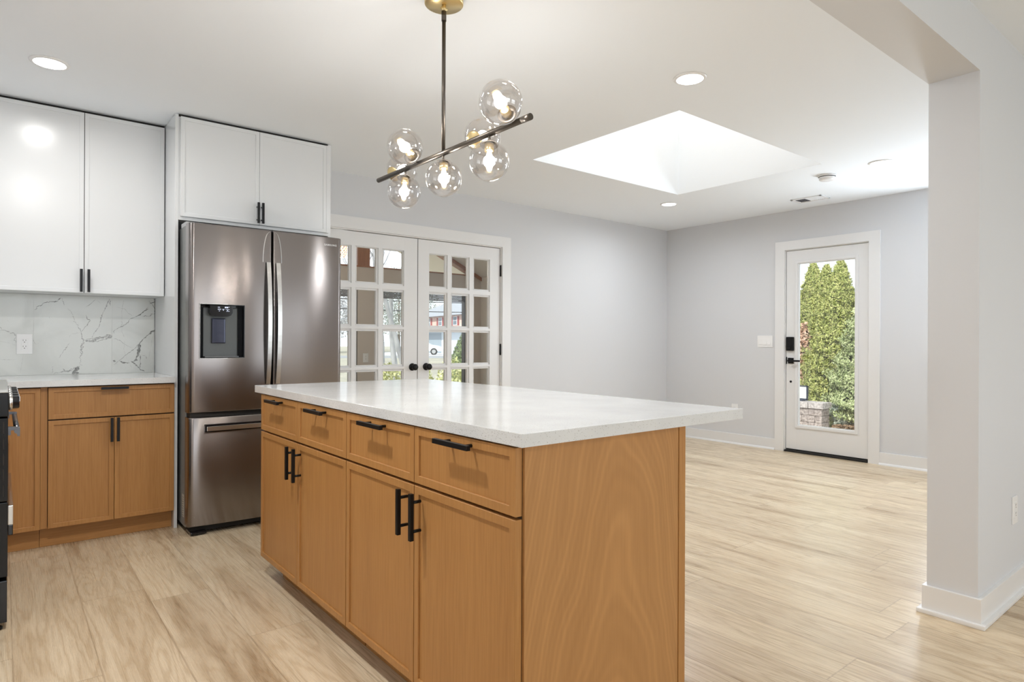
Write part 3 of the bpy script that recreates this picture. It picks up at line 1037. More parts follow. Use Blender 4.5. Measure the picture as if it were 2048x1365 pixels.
    V([(1360, 970), (1395, 990)], 24, 2)
    V([(1435, 975), (1490, 1000), (1560, 1000)], [6, 16, 3], 3)
    V([(1580, 980), (1620, 1010), (1680, 1070), (1745, 1110)], [12, 14, 14, 8], 4)
    V([(1685, 900), (1690, 1000), (1685, 1070)], [12, 8, 10], 4)
    V([(1500, 740), (1495, 850), (1530, 950), (1590, 1060)], 2, 3, 3)
    V([(1370, 710), (1440, 730), (1520, 790), (1600, 830)], [4, 6, 3, 2], 3, 3)
    V([(1495, 245), (1470, 350), (1465, 480), (1465, 610), (1500, 690)], 2.6, 4, 3)
    V([(1410, 330), (1500, 350), (1540, 400), (1590, 430)], 2.6, 3, 3)
    V([(1720, 440), (1790, 440), (1870, 395)], [5, 12, 6], 5, 3)
    V([(1700, 905), (1760, 920), (1760, 955)], [3, 6, 8], 3, 3)
    V([(1810, 850), (1790, 950)], 2.4, 1, 3)
    V([(1880, 985), (1840, 1070)], 2.4, 3, 3)
    V([(1860, 640), (1830, 720), (1825, 800)], 2, 2, 3)
    V([(830, 690), (860, 655), (985, 630)], 2.5, 2, 3)
    # tile body
    tm, nt, b = new_mat('marble_tile')
    mp = mapping(nt, (1, 1, 1))
    n = N(nt, 'ShaderNodeTexNoise', Scale=3.5, Detail=6.0, Distortion=0.8)
    nt.links.new(mp.outputs[0], n.inputs['Vector'])
    r = ramp(nt, [(0.3, (0.60, 0.61, 0.58, 1)), (0.5, (0.69, 0.70, 0.67, 1)), (0.75, (0.72, 0.73, 0.70, 1))])
    nt.links.new(n.outputs['Fac'], r.inputs['Fac'])
    nt.links.new(r.outputs['Color'], b.inputs['Base Color'])
    b.inputs['Roughness'].default_value = 0.2
    vd = noise_mat('marble_vein', (0.14, 0.14, 0.13, 1), (0.40, 0.40, 0.38, 1), 90, 0.25)
    vl = noise_mat('marble_vein_pale', (0.30, 0.30, 0.29, 1), (0.60, 0.60, 0.58, 1), 110, 0.25)
    gr = mat('grout', (0.60, 0.61, 0.585, 1), .8)
    return m.build('backsplash', [tm, vd, gr, vl])
tag(backsplash(), 'white marble tile backsplash with grey veins under the upper cabinets', 'backsplash')

# ---------------------------------------------------------------- handles
def bar_handle(p, along, out, length, parent, name='handle', w=0.0135, stand=0.030):
    """p = centre on the door face, along = bar axis, out = out of face"""
    p, a, o = Vector(p), Vector(along).normalized(), Vector(out).normalized()
    s = a.cross(o)
    mt = Matrix((s, a, o)).transposed().to_4x4()
    mt.translation = p
    m = MB()
    m.box(-w / 2, w / 2, -length / 2, length / 2, stand - .004, stand + .008, .0012, mtx=mt)
    for q in (-1, 1):
        c = p + a * (q * length * .31)
        m.tube(c + o * .0002, c + o * (stand - .002), .0048, seg=12)
    return m.build(name, black_m, parent)


# ---------------------------------------------------------------- island
DX = 0.952            # front plane of island doors
def island_unit(y0, y1, label, end_panel):
    t = thing('island_cabinet', ((0.97 + 1.573) / 2, (y0 + y1) / 2, 0), label, 'cabinet', None)
    m = MB(); m.box(0.974, 1.573, y0 + .0015, y1 - (.0015), .098, .8595)
    m.build('carcass', carcass_m, t)
    m = MB(); m.box(1.03, 1.55, y0 + (.004 if not end_panel else .012), y1 - .004 if end_panel else 2.985, .001, .0978)
    m.build('toe_kick', rail_m, t)
    ym = (y0 + y1) / 2
    n = [(y0, ym), (ym, y1)]
    for i, (a, b_) in enumerate(n):
        g = .0018
        ga = g if not (end_panel and i == 0) else 0
        m = MB(); m.shaker((DX, b_ - g, .690), (0, -1, 0), (0, 0, 1), (-1, 0, 0), b_ - a - g - ga, .855 - .690, t=.0205)
        dr = m.build('drawer', wood_m, t)
        bar_handle((DX, (a + b_) / 2 - .005, .8375), (0, 1, 0), (-1, 0, 0), .165, dr)
        m = MB(); m.shaker((DX, b_ - g, .095), (0, -1, 0), (0, 0, 1), (-1, 0, 0), b_ - a - g - ga, .682 - .095, t=.0205)
        do = m.build('door', wood_m, t)
        hy = (ym + .038) if i == 1 else (ym - .038)
        bar_handle((DX, hy, .600), (0, 0, 1), (-1, 0, 0), .136, do, w=.013)
    if end_panel:
        m = MB(); m.box(.9745, 1.5725, y0 - .008, y0 + .001, .0, .8595, .0008)
        m.build('end_panel', panel_m, t)
        m = MB(); m.box(1.5735, 1.604, y0 - .0105, y1, .0, .8595, .0012)
        m.build('back_panel', wood_m, t)
    else:
        m = MB(); m.box(1.5735, 1.604, y0 + .0005, y1, .0, .8595, .0012)
        m.build('back_panel', wood_m, t)
        m = MB(); m.box(.9745, 1.5725, y1 - .001, y1 + .008, .098, .8595, .0008)
        m.build('end_panel', panel_m, t)
    return t
island_unit(1.168, 2.117, 'honey wood island cabinet nearest the camera, with the wide figured end panel', True)
island_unit(2.119, 3.066, 'honey wood island cabinet farther from the camera, beside the refrigerator', False)
m = MB(); m.box(.946, 1.884, 1.137, 3.143, .860, .893, .002)
tag(m.build('island_countertop', quartz), 'large white speckled quartz worktop covering the wooden island', 'countertop')

# ---------------------------------------------------------------- back run base cabinets
BY = 4.13
b1 = thing('base_cabinet', (0.487, 4.45, 0), 'honey wood base cabinet with one wide drawer and two doors left of the refrigerator', 'cabinet')
m = MB(); m.box(.1905, .789, BY + .022, YB - .001, .11, .8595)
m.build('carcass', carcass_m, b1)
m = MB(); m.box(.159, .7885, 4.20, 4.70, .001, .1095)
m.build('toe_kick', rail_m, b1)
m = MB(); m.shaker((.191, BY, .685), (1, 0, 0), (0, 0, 1), (0, -1, 0), .597, .167)
dr = m.build('drawer', wood_m, b1)
bar_handle((.488, BY, .842), (1, 0, 0), (0, -1, 0), .13, dr)
m = MB(); m.shaker((.191, BY, .110), (1, 0, 0), (0, 0, 1), (0, -1, 0), .2965, .568)
do = m.build('door', wood_m, b1)
bar_handle((.474, BY, .612), (0, 0, 1), (0, -1, 0), .132, do)
m = MB(); m.shaker((.4895, BY, .110), (1, 0, 0), (0, 0, 1), (0, -1, 0), .2985, .568)
do = m.build('door', wood_m, b1)
bar_handle((.504, BY, .612), (0, 0, 1), (0, -1, 0), .132, do)

b2 = thing('base_cabinet', (-.2, 4.45, 0), 'honey wood corner base cabinet with narrow door beside the range', 'cabinet')
m = MB(); m.box(XL + .001, .1885, BY + .022, YB - .001, .11, .8595)
m.build('carcass', carcass_m, b2)
m = MB(); m.box(-.06, .1575, 4.20, 4.70, .001, .1095)
m.build('toe_kick', rail_m, b2)
m = MB(); m.shaker((.012, BY, .110), (1, 0, 0), (0, 0, 1), (0, -1, 0), .146, .742)
m.build('door', wood_m, b2)
m = MB(); m.box(.1595, .1885, BY + .012, BY + .0215, .11, .855)
m.build('filler_strip', wood_m, b2)
b3 = thing('base_cabinet', (-.32, 4.0, 0), 'narrow honey wood base cabinet between range and corner', 'cabinet')
m = MB(); m.box(XL + .001, -.02, 3.86, BY + .0205, .11, .8595)
m.build('carcass', wood_m, b3)
m = MB(); m.box(XL + .001, -.08, 3.86, BY + .06, .001, .1095)
m.build('toe_kick', rail_m, b3)

# countertop (L)
m = MB()
m.prism([(XL + .001, 3.852, .860), (-.005, 3.852, .860), (-.005, 4.103, .860), (.7885, 4.103, .860), (.7885, YB - .0005, .860), (XL + .001, YB - .0005, .860)], (0, 0, .033))
tag(m.build('countertop', quartz), 'white quartz worktop below the marble backsplash', 'countertop')

# ---------------------------------------------------------------- upper cabinets
UY = 4.43
u1 = thing('wall_cabinet', (.37, 4.6, 1.38), 'tall white double-door wall cabinet above the marble backsplash', 'cabinet')
m = MB()
m.box(-.045, .787, UY + .0215, YB - .0005, 1.382, 2.428)
m.build('carcass', cab_white, u1)
m = MB(); m.box(-.045, .787, UY + .03, YB - .001, 2.4285, H - .001)
m.build('top_gap_filler', gap_m, u1)
m = MB(); m.box(.3695, .3730, UY + .004, UY + .021, 1.385, 2.425)
m.build('door_gap', gap_m, u1)
for (a, b_, hx) in ((-.043, .3700, .355), (.3722, .7855, .391)):
    m = MB(); m.shaker((a, UY, 1.380), (1, 0, 0), (0, 0, 1), (0, -1, 0), b_ - a - .001, 1.048, fr=.022, rec=.004)
    do = m.build('door', cab_white, u1)
    bar_handle((hx, UY, 1.450), (0, 0, 1), (0, -1, 0), .132, do)
u0 = thing('wall_cabinet', (-.35, 4.6, 1.38), 'white wall cabinet filling the corner left of the tall pair', 'cabinet')
m = MB(); m.box(XL + .001, -.047, UY + .0215, YB - .0005, 1.382, 2.428)
m.build('carcass', cab_white, u0)
m = MB(); m.shaker((XL + .003, UY, 1.380), (1, 0, 0), (0, 0, 1), (0, -1, 0), -.047 - XL - .004, 1.048, fr=.022, rec=.004)
m.build('door', cab_white, u0)

# ---------------------------------------------------------------- fridge surround
PF = 4.15
u2 = thing('refrigerator_cabinet', (1.26, 4.45, 0), 'white surround with side panels and two doors above the refrigerator', 'cabinet')
m = MB(); m.box(.7905, .808, PF, YB - .0005, .0, 2.443, .0008)
m.build('side_panel', cab_white, u2)
m = MB(); m.box(1.7265, 1.745, PF, YB - .03, .0, 2.443, .0008)
m.build('side_panel', cab_white, u2)
m = MB(); m.box(.8085, 1.726, PF + .002, YB - .0005, 1.822, 2.43)
m.build('carcass', cab_white, u2)
m = MB(); m.box(.8085, 1.726, PF + .006, YB - .001, 2.4305, H - .001)
m.build('top_gap_filler', gap_m, u2)
m = MB(); m.box(.8085, 1.726, PF - .0, PF + .0018, 1.820, 1.8385)
m.box(1.7085, 1.7262, PF - .018, PF + .001, 1.8395, 2.43)
m.build('face_rail', cab_white, u2)
m = MB(); m.box(1.2655, 1.2695, PF - .014, PF + .001, 1.84, 2.425)
m.build('door_gap', gap_m, u2)
for (a, b_, hx) in ((.817, 1.2665, 1.253), (1.2685, 1.707, 1.281)):
    m = MB(); m.shaker((a, PF - .020, 1.840), (1, 0, 0), (0, 0, 1), (0, -1, 0), b_ - a, .588, fr=.022, rec=.004)
    do = m.build('door', cab_white, u2)
    bar_handle((hx, PF - .020, 1.910), (0, 0, 1), (0, -1, 0), .130, do)

# ---------------------------------------------------------------- refrigerator
FRX0, FRX1, FRM = .8165, 1.7205, 1.2695
fr = thing('refrigerator', ((FRX0 + FRX1) / 2, 4.3, 0), 'dark stainless french-door refrigerator with ice and water dispenser', 'refrigerator')
m = MB(); m.box(FRX0 + .004, FRX1 - .003, 4.0, 4.72, .035, 1.765, .003)
m.build('body', fridge_side, fr)
hc_m = mat('hinge_cover_grey', (.42, .43, .43, 1), .5)
for hx in (FRX0 + .004, FRX1 - .10):
    m = MB(); m.box(hx, hx + .096, 4.005, 4.13, 1.7655, 1.790, .003)
    m.build('hinge_cover', hc_m, fr)
YF = 3.885
def front_y(x):
    c = (FRX0 + FRX1) / 2
    k = (x - c) / ((FRX1 - FRX0) / 2)
    return YF + .020 * k * k
def edge_curve(x, x0, x1, r0, r1):
    """rounded returns at the door's own edges"""
    y = front_y(x)
    for (d, r) in ((x - x0, r0), (x1 - x, r1)):
        if d < r:
            t = 1 - d / r
            y += r * (1 - math.sqrt(max(0, 1 - t * t))) * 0.9
    return y
def fridge_door(x0, x1, z0, z1, r0, r1, hole=None, name='door'):
    bm = bmesh.new()
    xs = sorted(set([x0, x1] + [x0 + r0 * (1 - math.cos(t * math.pi / 16)) for t in range(9)] + [x1 - r1 * (1 - math.cos(t * math.pi / 16)) for t in range(9)] +
                    [x0 + (x1 - x0) * k / 14 for k in range(1, 14)] + (list(hole[:2]) if hole else [])))
    xs = [x for i, x in enumerate(xs) if i == 0 or x - xs[i - 1] > 1e-4]
    ez = .006
    zs = [z0, z0 + ez * .4, z0 + ez] + ([hole[2], hole[3]] if hole else []) + [z1 - ez, z1 - ez * .4, z1]
    ebz = {z0: .006, z0 + ez * .4: .0018, z1: .006, z1 - ez * .4: .0018}
    g = {}
    for x in xs:
        for z in zs:
            g[(x, z)] = bm.verts.new((x, edge_curve(x, x0, x1, r0, r1) + ebz.get(z, 0), z))
    for i in range(len(xs) - 1):
        for j in range(len(zs) - 1):
            if hole and xs[i] >= hole[0] - 1e-6 and xs[i + 1] <= hole[1] + 1e-6 and zs[j] >= hole[2] - 1e-6 and zs[j + 1] <= hole[3] + 1e-6:
                continue
            f = bm.faces.new((g[(xs[i], zs[j])], g[(xs[i + 1], zs[j])], g[(xs[i + 1], zs[j + 1])], g[(xs[i], zs[j + 1])]))
            f.smooth = True
    # sides, top, bottom to a flat back
    yb_ = 3.992
    back = {}
    for x in (xs[0], xs[-1]):
        for j in range(len(zs) - 1):
            a, b_ = g[(x, zs[j])], g[(x, zs[j + 1])]
            bm.faces.new((a, b_, bm.verts.new((x, yb_, zs[j + 1])), bm.verts.new((x, yb_, zs[j]))))
    for z in (zs[0], zs[-1]):
        for i in range(len(xs) - 1):
            a, b_ = g[(xs[i], z)], g[(xs[i + 1], z)]
            bm.faces.new((a, b_, bm.verts.new((xs[i + 1], yb_, z)), bm.verts.new((xs[i], yb_, z))))
    bm.faces.new([bm.verts.new(p) for p in ((x0, yb_, z0), (x1, yb_, z0), (x1, yb_, z1), (x0, yb_, z1))])
    bmesh.ops.recalc_face_normals(bm, faces=bm.faces[:])
    m = MB(); m.bm.free(); m.bm = bm
    return m.build(name, fridge_m, fr)
HO = (.8715, 1.1125, 1.006, 1.314)
dl = fridge_door(FRX0, FRM - .0045, .696, 1.772, .028, .010, HO)
drr = fridge_door(FRM + .0045, FRX1, .696, 1.772, .010, .028)
fz = fridge_door(FRX0, FRX1, .052, .669, .028, .028, None, 'freezer_drawer')
m = MB(); m.box(FRM - .0044, FRM + .0044, YF + .03, 3.9995, .70, 1.768); m.box(FRX0 + .01, FRX1 - .01, YF + .03, 3.9995, .670, .695)
m.build('door_seal', gap_m, fr)
# vertical bowed handles
def bow_handle(xa, xb, parent):
    zs = [.847 + (1.577 - .847) * k / 20 for k in range(21)]
    bm = bmesh.new()
    ring = []
    for z in zs:
        t = (z - .847) / .73
        bow = .012 + .036 * math.sin(math.pi * t) ** .8
        yf = front_y(xa) + .001
        ring.append([bm.verts.new((xa, yf, z)), bm.verts.new((xa, yf - bow, z)), bm.verts.new((xb, yf - bow, z)), bm.verts.new((xb, yf, z))])
    for a, b_ in zip(ring[:-1], ring[1:]):
        for i, mi in ((0, 1), (1, 0), (2, 1), (3, 1)):  # black side faces: their shade is put into the colour
            j = (i + 1) % 4
            f = bm.faces.new((a[i], a[j], b_[j], b_[i])); f.material_index = mi
    for q in (ring[0], ring[-1]):
        f = bm.faces.new(q); f.material_index = 0
    bmesh.ops.recalc_face_normals(bm, faces=bm.faces[:])
    m = MB(); m.bm.free(); m.bm = bm
    return m.build('handle', [steel_l, gloss_black], parent)
bow_handle(1.232, 1.256, dl)
bow_handle(1.289, 1.314, drr)
# raised scoop above each handle
for (xa, xb, par) in ((1.216, 1.264, dl), (1.275, 1.322, drr)):
    m = MB()
    cx = (xa + xb) / 2
    pts = []
    n = 14
    out_, in_ = [], []
    for k in range(n + 1):
        t = k / n
        z = 1.577 + (.185) * t
        e_in, e_out = (1.284, xb) if par is drr else (1.255, xa)
        inner = e_in + (e_out - e_in) * math.sqrt(max(0, 1 - t ** 2.0))
        out_.append((inner, front_y(inner) - .0012, z))
        in_.append((inner + (.0035 if par is drr else -.0035), front_y(inner) - .0002, z))
    for k in range(n):
        m.poly([out_[k], out_[k + 1], in_[k + 1], in_[k]])
    m.build('handle_scoop_edge', steel_l, par)
# freezer handle
m = MB()
m.box(.905, 1.632, YF - .014, YF + .012, .592, .618, .002)
m.build('handle', steel_l, fz)
m = MB(); m.box(.898, 1.639, YF + .0005 - .006, YF + .0125, .586, .591); m.box(.898, 1.639, YF - .0055, YF + .0125, .619, .629); m.box(.898, .9045, YF - .0055 + .006, YF + .02, .586, .629)
m.build('handle_recess', gloss_black, fz)
# dispenser
dy = front_y(.99)
m = MB()
D = .085
m.box(HO[0] - .0005, HO[0] + .003, dy + .002, dy + D, HO[2], HO[3])
m.box(HO[1] - .003, HO[1] + .0005, dy + .002, dy + D, HO[2], HO[3])
m.box(HO[0], HO[1], dy + .002, dy + D, HO[2] - .0005, HO[2] + .003)
m.box(HO[0], HO[1], dy + .002, dy + D, HO[3] - .003, HO[3] + .0005)
m.box(HO[0], HO[1], dy + D, dy + D + .003, HO[2], HO[3])
disp = m.build('dispenser', gloss_black, dl)
m = MB(); m.box(.900, 1.090, dy + D - .028, dy + D - .001, 1.010, 1.300, .006)
m.build('back_plate', mat('dispenser_grey', (.075, .078, .075, 1), .3, .3), disp)
m = MB()
m.prism([(.925, dy + .006, 1.309), (.925, dy + .006, 1.268), (.934, dy + .006, 1.252), (.952, dy + .006, 1.245), (1.020, dy + .006, 1.245), (1.038, dy + .006, 1.252), (1.047, dy + .006, 1.268), (1.047, dy + .006, 1.309)], (0, .05, 0))
cp = m.build('control_panel', gloss_black, disp)
m = MB()
icon = mat('lit_icons', (.5, .55, .7, 1), .4, emit=(.75, .82, 1, 1), es=.55)
for (a, b_, z, h_) in ((.966, .978, 1.297, .003), (1.004, 1.012, 1.294, .008), (1.014, 1.022, 1.294, .008), (1.025, 1.029, 1.299, .003), (.966, .984, 1.288, .0016), (.966, .984, 1.2835, .0016), (.990, 1.002, 1.286, .002), (.994, .998, 1.280, .004), (1.008, 1.030, 1.286, .0016), (1.016, 1.022, 1.279, .004), (.972, .977, 1.275, .003), (1.012, 1.030, 1.275, .0016)):
    m.box(a, b_, dy + .0052, dy + .0058, z, z + h_)
m.build('display_icons', icon, cp)
m = MB()
m.box(.943, 1.018, dy + .038, dy + .058, 1.090, 1.236, .009, seg=4)
m.build('paddle', mat('smoked_paddle', (.05, .055, .085, 1), .12, .4), disp)
m = MB(); m.box(.90, 1.085, dy + .015, dy + D - .03, 1.009, 1.016, .002)
m.build('drip_tray', mat('drip_tray_grey', (.12, .12, .12, 1), .3, .6), disp)
# bright lip round the recess
m = MB()
for (a, b_, c, d) in ((HO[0] - .003, HO[1] + .003, HO[2] - .003, HO[2]), (HO[0] - .003, HO[1] + .003, HO[3], HO[3] + .003), (HO[0] - .003, HO[0], HO[2], HO[3]), (HO[1], HO[1] + .003, HO[2], HO[3])):
    m.box(a, b_, dy - .0015 , dy + .004, c, d, .0006, seg=1)
m.build('bezel', steel_l, disp)
# foot, grille, label
m = MB(); m.box(FRX0 + .015, FRX1 - .015, 3.945, 4.0, .014, .050)
m.build('base_grille', gap_m, fr)
for fx in (.872, 1.665):
    m = MB(); m.box(fx - .042, fx + .042, 3.905, 4.02, .006, .022, .006); m.tube((fx, 3.95, .0005), (fx, 3.95, .012), .02, seg=18)
    m.build('foot', gloss_black, fr)
m = MB(); m.box(FRX0 + .003, FRX0 + .0042, 4.03, 4.075, .085, .215)
st = m.build('rating_label', mat('label_paper', (.55, .56, .52, 1), .6), fr)
m = MB()
for k in range(9):
    m.box(FRX0 + .0024, FRX0 + .0030, 4.036 + .004 * (k % 2), 4.068 - .003 * (k % 3), .094 + k * .013, .0965 + k * .013)
m.build('printed_lines', slot_m, st)
# maker's lettering
def text_obj(txt, name, size, material, mtx, parent, thick=.0004, space=1.0, bold=0.0):
    cu = bpy.data.curves.new(name, 'FONT')
    cu.body = txt; cu.size = size; cu.extrude = thick; cu.space_character = space; cu.offset = bold
    cu.align_x = 'LEFT'
    o = bpy.data.objects.new(name, cu)
    COL.objects.link(o)
    bpy.context.view_layer.update()
    me = bpy.data.meshes.new_from_object(o.evaluated_get(bpy.context.evaluated_depsgraph_get()))
    COL.objects.unlink(o); bpy.data.objects.remove(o)
    me.transform(mtx)
    off = Vector((0, 0, 0)); p = parent
    while p is not None:
        off += Vector(p.location); p = p.parent
    me.transform(Matrix.Translation(-off))
    me.materials.clear(); me.materials.append(material)
    q = bpy.data.objects.new(name, me); COL.objects.link(q); q.parent = parent
    return q
mt = Matrix.Translation((1.598, front_y(1.66) - .004, 1.7155)) @ Matrix.Rotation(math.radians(90), 4, 'X') @ Matrix.Rotation(math.radians(1.6), 4, 'Y')
text_obj('SAMSUNG', 'maker_lettering', .0168, mat('pale_print', (.8, .8, .8, 1), .4), mt, drr, space=1.12, bold=.0003)

# ---------------------------------------------------------------- range at the left edge
rg = thing('range', (-.3, 3.46, 0), 'black and stainless cooking range cut off by the left edge', 'range')
m = MB()
m.box(XL + .005, -.020, 3.085, 3.845, .085, .905)
m.build('body', mat('range_black', (.012, .012, .013, 1), .35, .3), rg)
m = MB(); m.box(XL + .004, .019, 3.080, 3.848, .9055, .917, .002)
m.build('cooktop', mat('cooktop_steel', (.5, .5, .48, 1), .3, .8), rg)
m = MB(); m.box(-.0195, .021, 3.080, 3.848, .815, .9052, .003)
cpn = m.build('control_panel', mat('range_black_gloss', (.014, .014, .015, 1), .2, .4), rg)
for ky in (3.17, 3.31, 3.465, 3.62, 3.76):
    m = MB()
    m.lathe([(0, 0), (.030, 0), (.030, .006), (.026, .010), (.0255, .030), (.022, .0335), (0, .0335)], (.0212, ky, .862), (1, 0, 0), 30)
    kn = m.build('knob', gloss_black, cpn)
    m = MB(); m.lathe([(.0305, .0), (.0315, .002), (.0315, .010), (.0275, .013)], (.0212, ky, .862), (1, 0, 0), 30)
    m.box(.0545, .0565, ky - .003, ky + .003, .864, .884)
    m.build('knob_ring', steel_l, kn)
m = MB(); m.box(-.0195, .0195, 3.082, 3.846, .492, .808, .002)
od = m.build('oven_door', mat('oven_door_black', (.010, .010, .011, 1), .22, .4), rg)
m = MB(); m.box(.0197, .0212, 3.18, 3.75, .53, .70, .001)
m.build('oven_window', gloss_black, od)
m = MB()
for z in (.51, .57, .63, .69, .75):
    for x in (-.012, .004):
        m.box(x, x + .004, 3.0808, 3.0822, z, z + .045)
m.build('vent_slots', gap_m, od)
m = MB()
m.tube((.047, 3.12, .752), (.047, 3.81, .752), .0095, seg=18)
for yy in (3.135, 3.795):
    m.prism([(.0196, yy - .012, .738), (.0196, yy - .012, .770), (.056, yy - .012, .766), (.056, yy - .012, .732), (.048, yy - .012, .732), (.044, yy - .012, .756), (.028, yy - .012, .756), (.028, yy - .012, .738)], (0, .024, 0))
m.build('handle', mat('dark_range_steel', (.16, .16, .17, 1), .3, .9), od)
m = MB(); m.box(-.0195, .0195, 3.082, 3.846, .205, .487, .002)
dw = m.build('warming_drawer', mat('drawer_black', (.011, .011, .012, 1), .25, .4), rg)
m = MB(); m.box(.0198, .036, 3.084, 3.844, .400, .474, .003)
m.build('handle', steel_l, dw)
m = MB(); m.box(.0198, .0355, 3.086, 3.842, .360, .3995, .003)
m.build('handle_recess', gloss_black, dw)
m = MB(); m.box(-.0195, .0185, 3.086, 3.842, .030, .188, .002)
m.build('kick_plate', gloss_black, rg)
for yy in (3.115, 3.815):
    m = MB(); m.tube((-.02, yy, .0005), (-.02, yy, .10), .017, seg=16); m.lathe([(0, 0), (.026, 0), (.026, .008), (.018, .014), (0, .014)], (-.02, yy, .0005), (0, 0, 1), 18)
    m.build('leg', black_m, rg)

# ---------------------------------------------------------------- ceiling lights
DLP = [(0.175, 3.785, 'round recessed ceiling light above the wall cabinets at upper left', WARM, 6.5),
       (2.711, 1.939, 'round recessed ceiling light right of the chandelier, nearest the camera', COOL, 12.0),
       (5.067, 1.949, 'round recessed ceiling light near the smoke detector and dividing wall', COOL, 10),
       (5.028, 3.831, 'round recessed ceiling light near the far room corner below the skylight', COOL, 12)]
def downlight(x, y, z, label, colr, power):
    t = thing('recessed_light', (x, y, z), label, 'ceiling light', 'recessed ceiling lights')
    m = MB(); m.lathe([(.066, -.0075), (.074, -.0078), (.082, -.003), (.083, -.0002), (.066, -.0002)], (x, y, z), (0, 0, 1), 40)
    m.build('trim_ring', plastic_w, t)
    m = MB(); m.lathe([(0, -.006), (.066, -.006)], (x, y, z), (0, 0, 1), 40)
    m.build('diffuser', lamp_lens, t)
    area('recessed_lamp', (x, y, z - .009), (0, 0, -1), .128, .128, power, colr, 'DISK', 170)
    return t
for (x, y, lb, c, p) in DLP:
    downlight(x, y, H, lb, c, p)
downlight(0.175, 1.90, H, 'round recessed ceiling light above the aisle, outside the view at left', WARM, 25.0)  # unseen lamp added as fill for the left side
downlight(1.2, -1.0, HN, 'round recessed ceiling light behind the camera, left one', (1, .87, .68), 7.0)  # this lamp and the next are unseen, added to light the near room
downlight(4.2, -1.0, HN, 'round recessed ceiling light behind the camera, right one', (1, .85, .64), 7.0)

# smoke detector
sd = thing('smoke_detector', (5.135, 2.371, H), 'white round smoke detector on the ceiling past the skylight corner', 'smoke detector')
m = MB(); m.lathe([(0, -.001), (.068, -.001), (.068, -.010), (.064, -.012)], (5.135, 2.371, H), (0, 0, 1), 40)
m.build('base', plastic_w, sd)
m = MB(); m.lathe([(.058, -.0125), (.060, -.018), (.058, -.034), (.048, -.042), (.022, -.044), (0, -.044)], (5.135, 2.371, H), (0, 0, 1), 40)
m.build('cover', plastic_w, sd)
m = MB(); m.lathe([(.0595, -.0122), (.0610, -.0128), (.0595, -.0165)], (5.135, 2.371, H), (0, 0, 1), 40)
m.build('vent_gap', slot_m, sd)

# ceiling register
cv = thing('ceiling_vent', (5.845, 2.86, H), 'white rectangular air register on the ceiling above the entry door', 'vent')
vx0, vx1, vy0, vy1 = 5.76, 5.945, 2.715, 3.00
m = MB()
w = .022
m.box(vx0, vx1, vy0, vy0 + w, H - .008, H - .0005, .002); m.box(vx0, vx1, vy1 - w, vy1, H - .008, H - .0005, .002)
m.box(vx0, vx0 + w, vy0, vy1, H - .008, H - .0005, .002); m.box(vx1 - w, vx1, vy0, vy1, H - .008, H - .0005, .002)
m.build('frame', plastic_w, cv)
m = MB(); m.box(vx0 + .02, vx1 - .02, vy0 + .02, vy1 - .02, H - .002, H - .0006)
m.build('dark_duct', mat('duct_grey', (.10, .10, .12, 1), .8), cv)
m = MB()
n = 14
for k in range(n):
    y = vy0 + .024 + (vy1 - vy0 - .048) * k / (n - 1)
    lean = .006 if y < 2.87 else -.012
    m.prism([(vx0 + .02, y, H - .0022), (vx0 + .02, y + .0012, H - .0022), (vx0 + .02, y + .0012 + lean, H - .0075), (vx0 + .02, y + lean, H - .0075)], (vx1 - vx0 - .04, 0, 0))
m.build('louvres', plastic_w, cv)

# ---------------------------------------------------------------- chandelier
CX, CY, BZ = 1.338, 2.094, 1.842
ch = thing('chandelier', (CX, CY, H), 'linear bronze chandelier with seven smoked glass globes above the island', 'chandelier')
m = MB(); m.lathe([(0, -.0005), (.0745, -.0005), (.0755, -.004), (.0755, -.024), (.072, -.0275), (0, -.0275)], (CX, CY, H), (0, 0, 1), 48)
m.build('canopy', brass_m, ch)
m = MB()
m.tube((CX, CY, H - .0275), (CX, CY, H - .052), .0085, seg=18)
m.tube((CX - .014, CY, H - .042), (CX + .014, CY, H - .042), .004, seg=12)
m.build('swivel', brass_m, ch)
m = MB()
m.tube((CX, CY, H - .052), (CX, CY, H - .09), .0095, seg=18)
m.tube((CX, CY, H - .09), (CX, CY, BZ + .006), .0075, seg=18)
m.build('rod', bronze_m, ch)
m = MB(); m.tube((CX, 1.572, BZ), (CX, 2.640, BZ), .0105, seg=24)
m.tube((CX, 1.57, BZ), (CX, 1.612, BZ), .0112, seg=24)
m.build('bar', bronze_m, ch)
RG = .0705
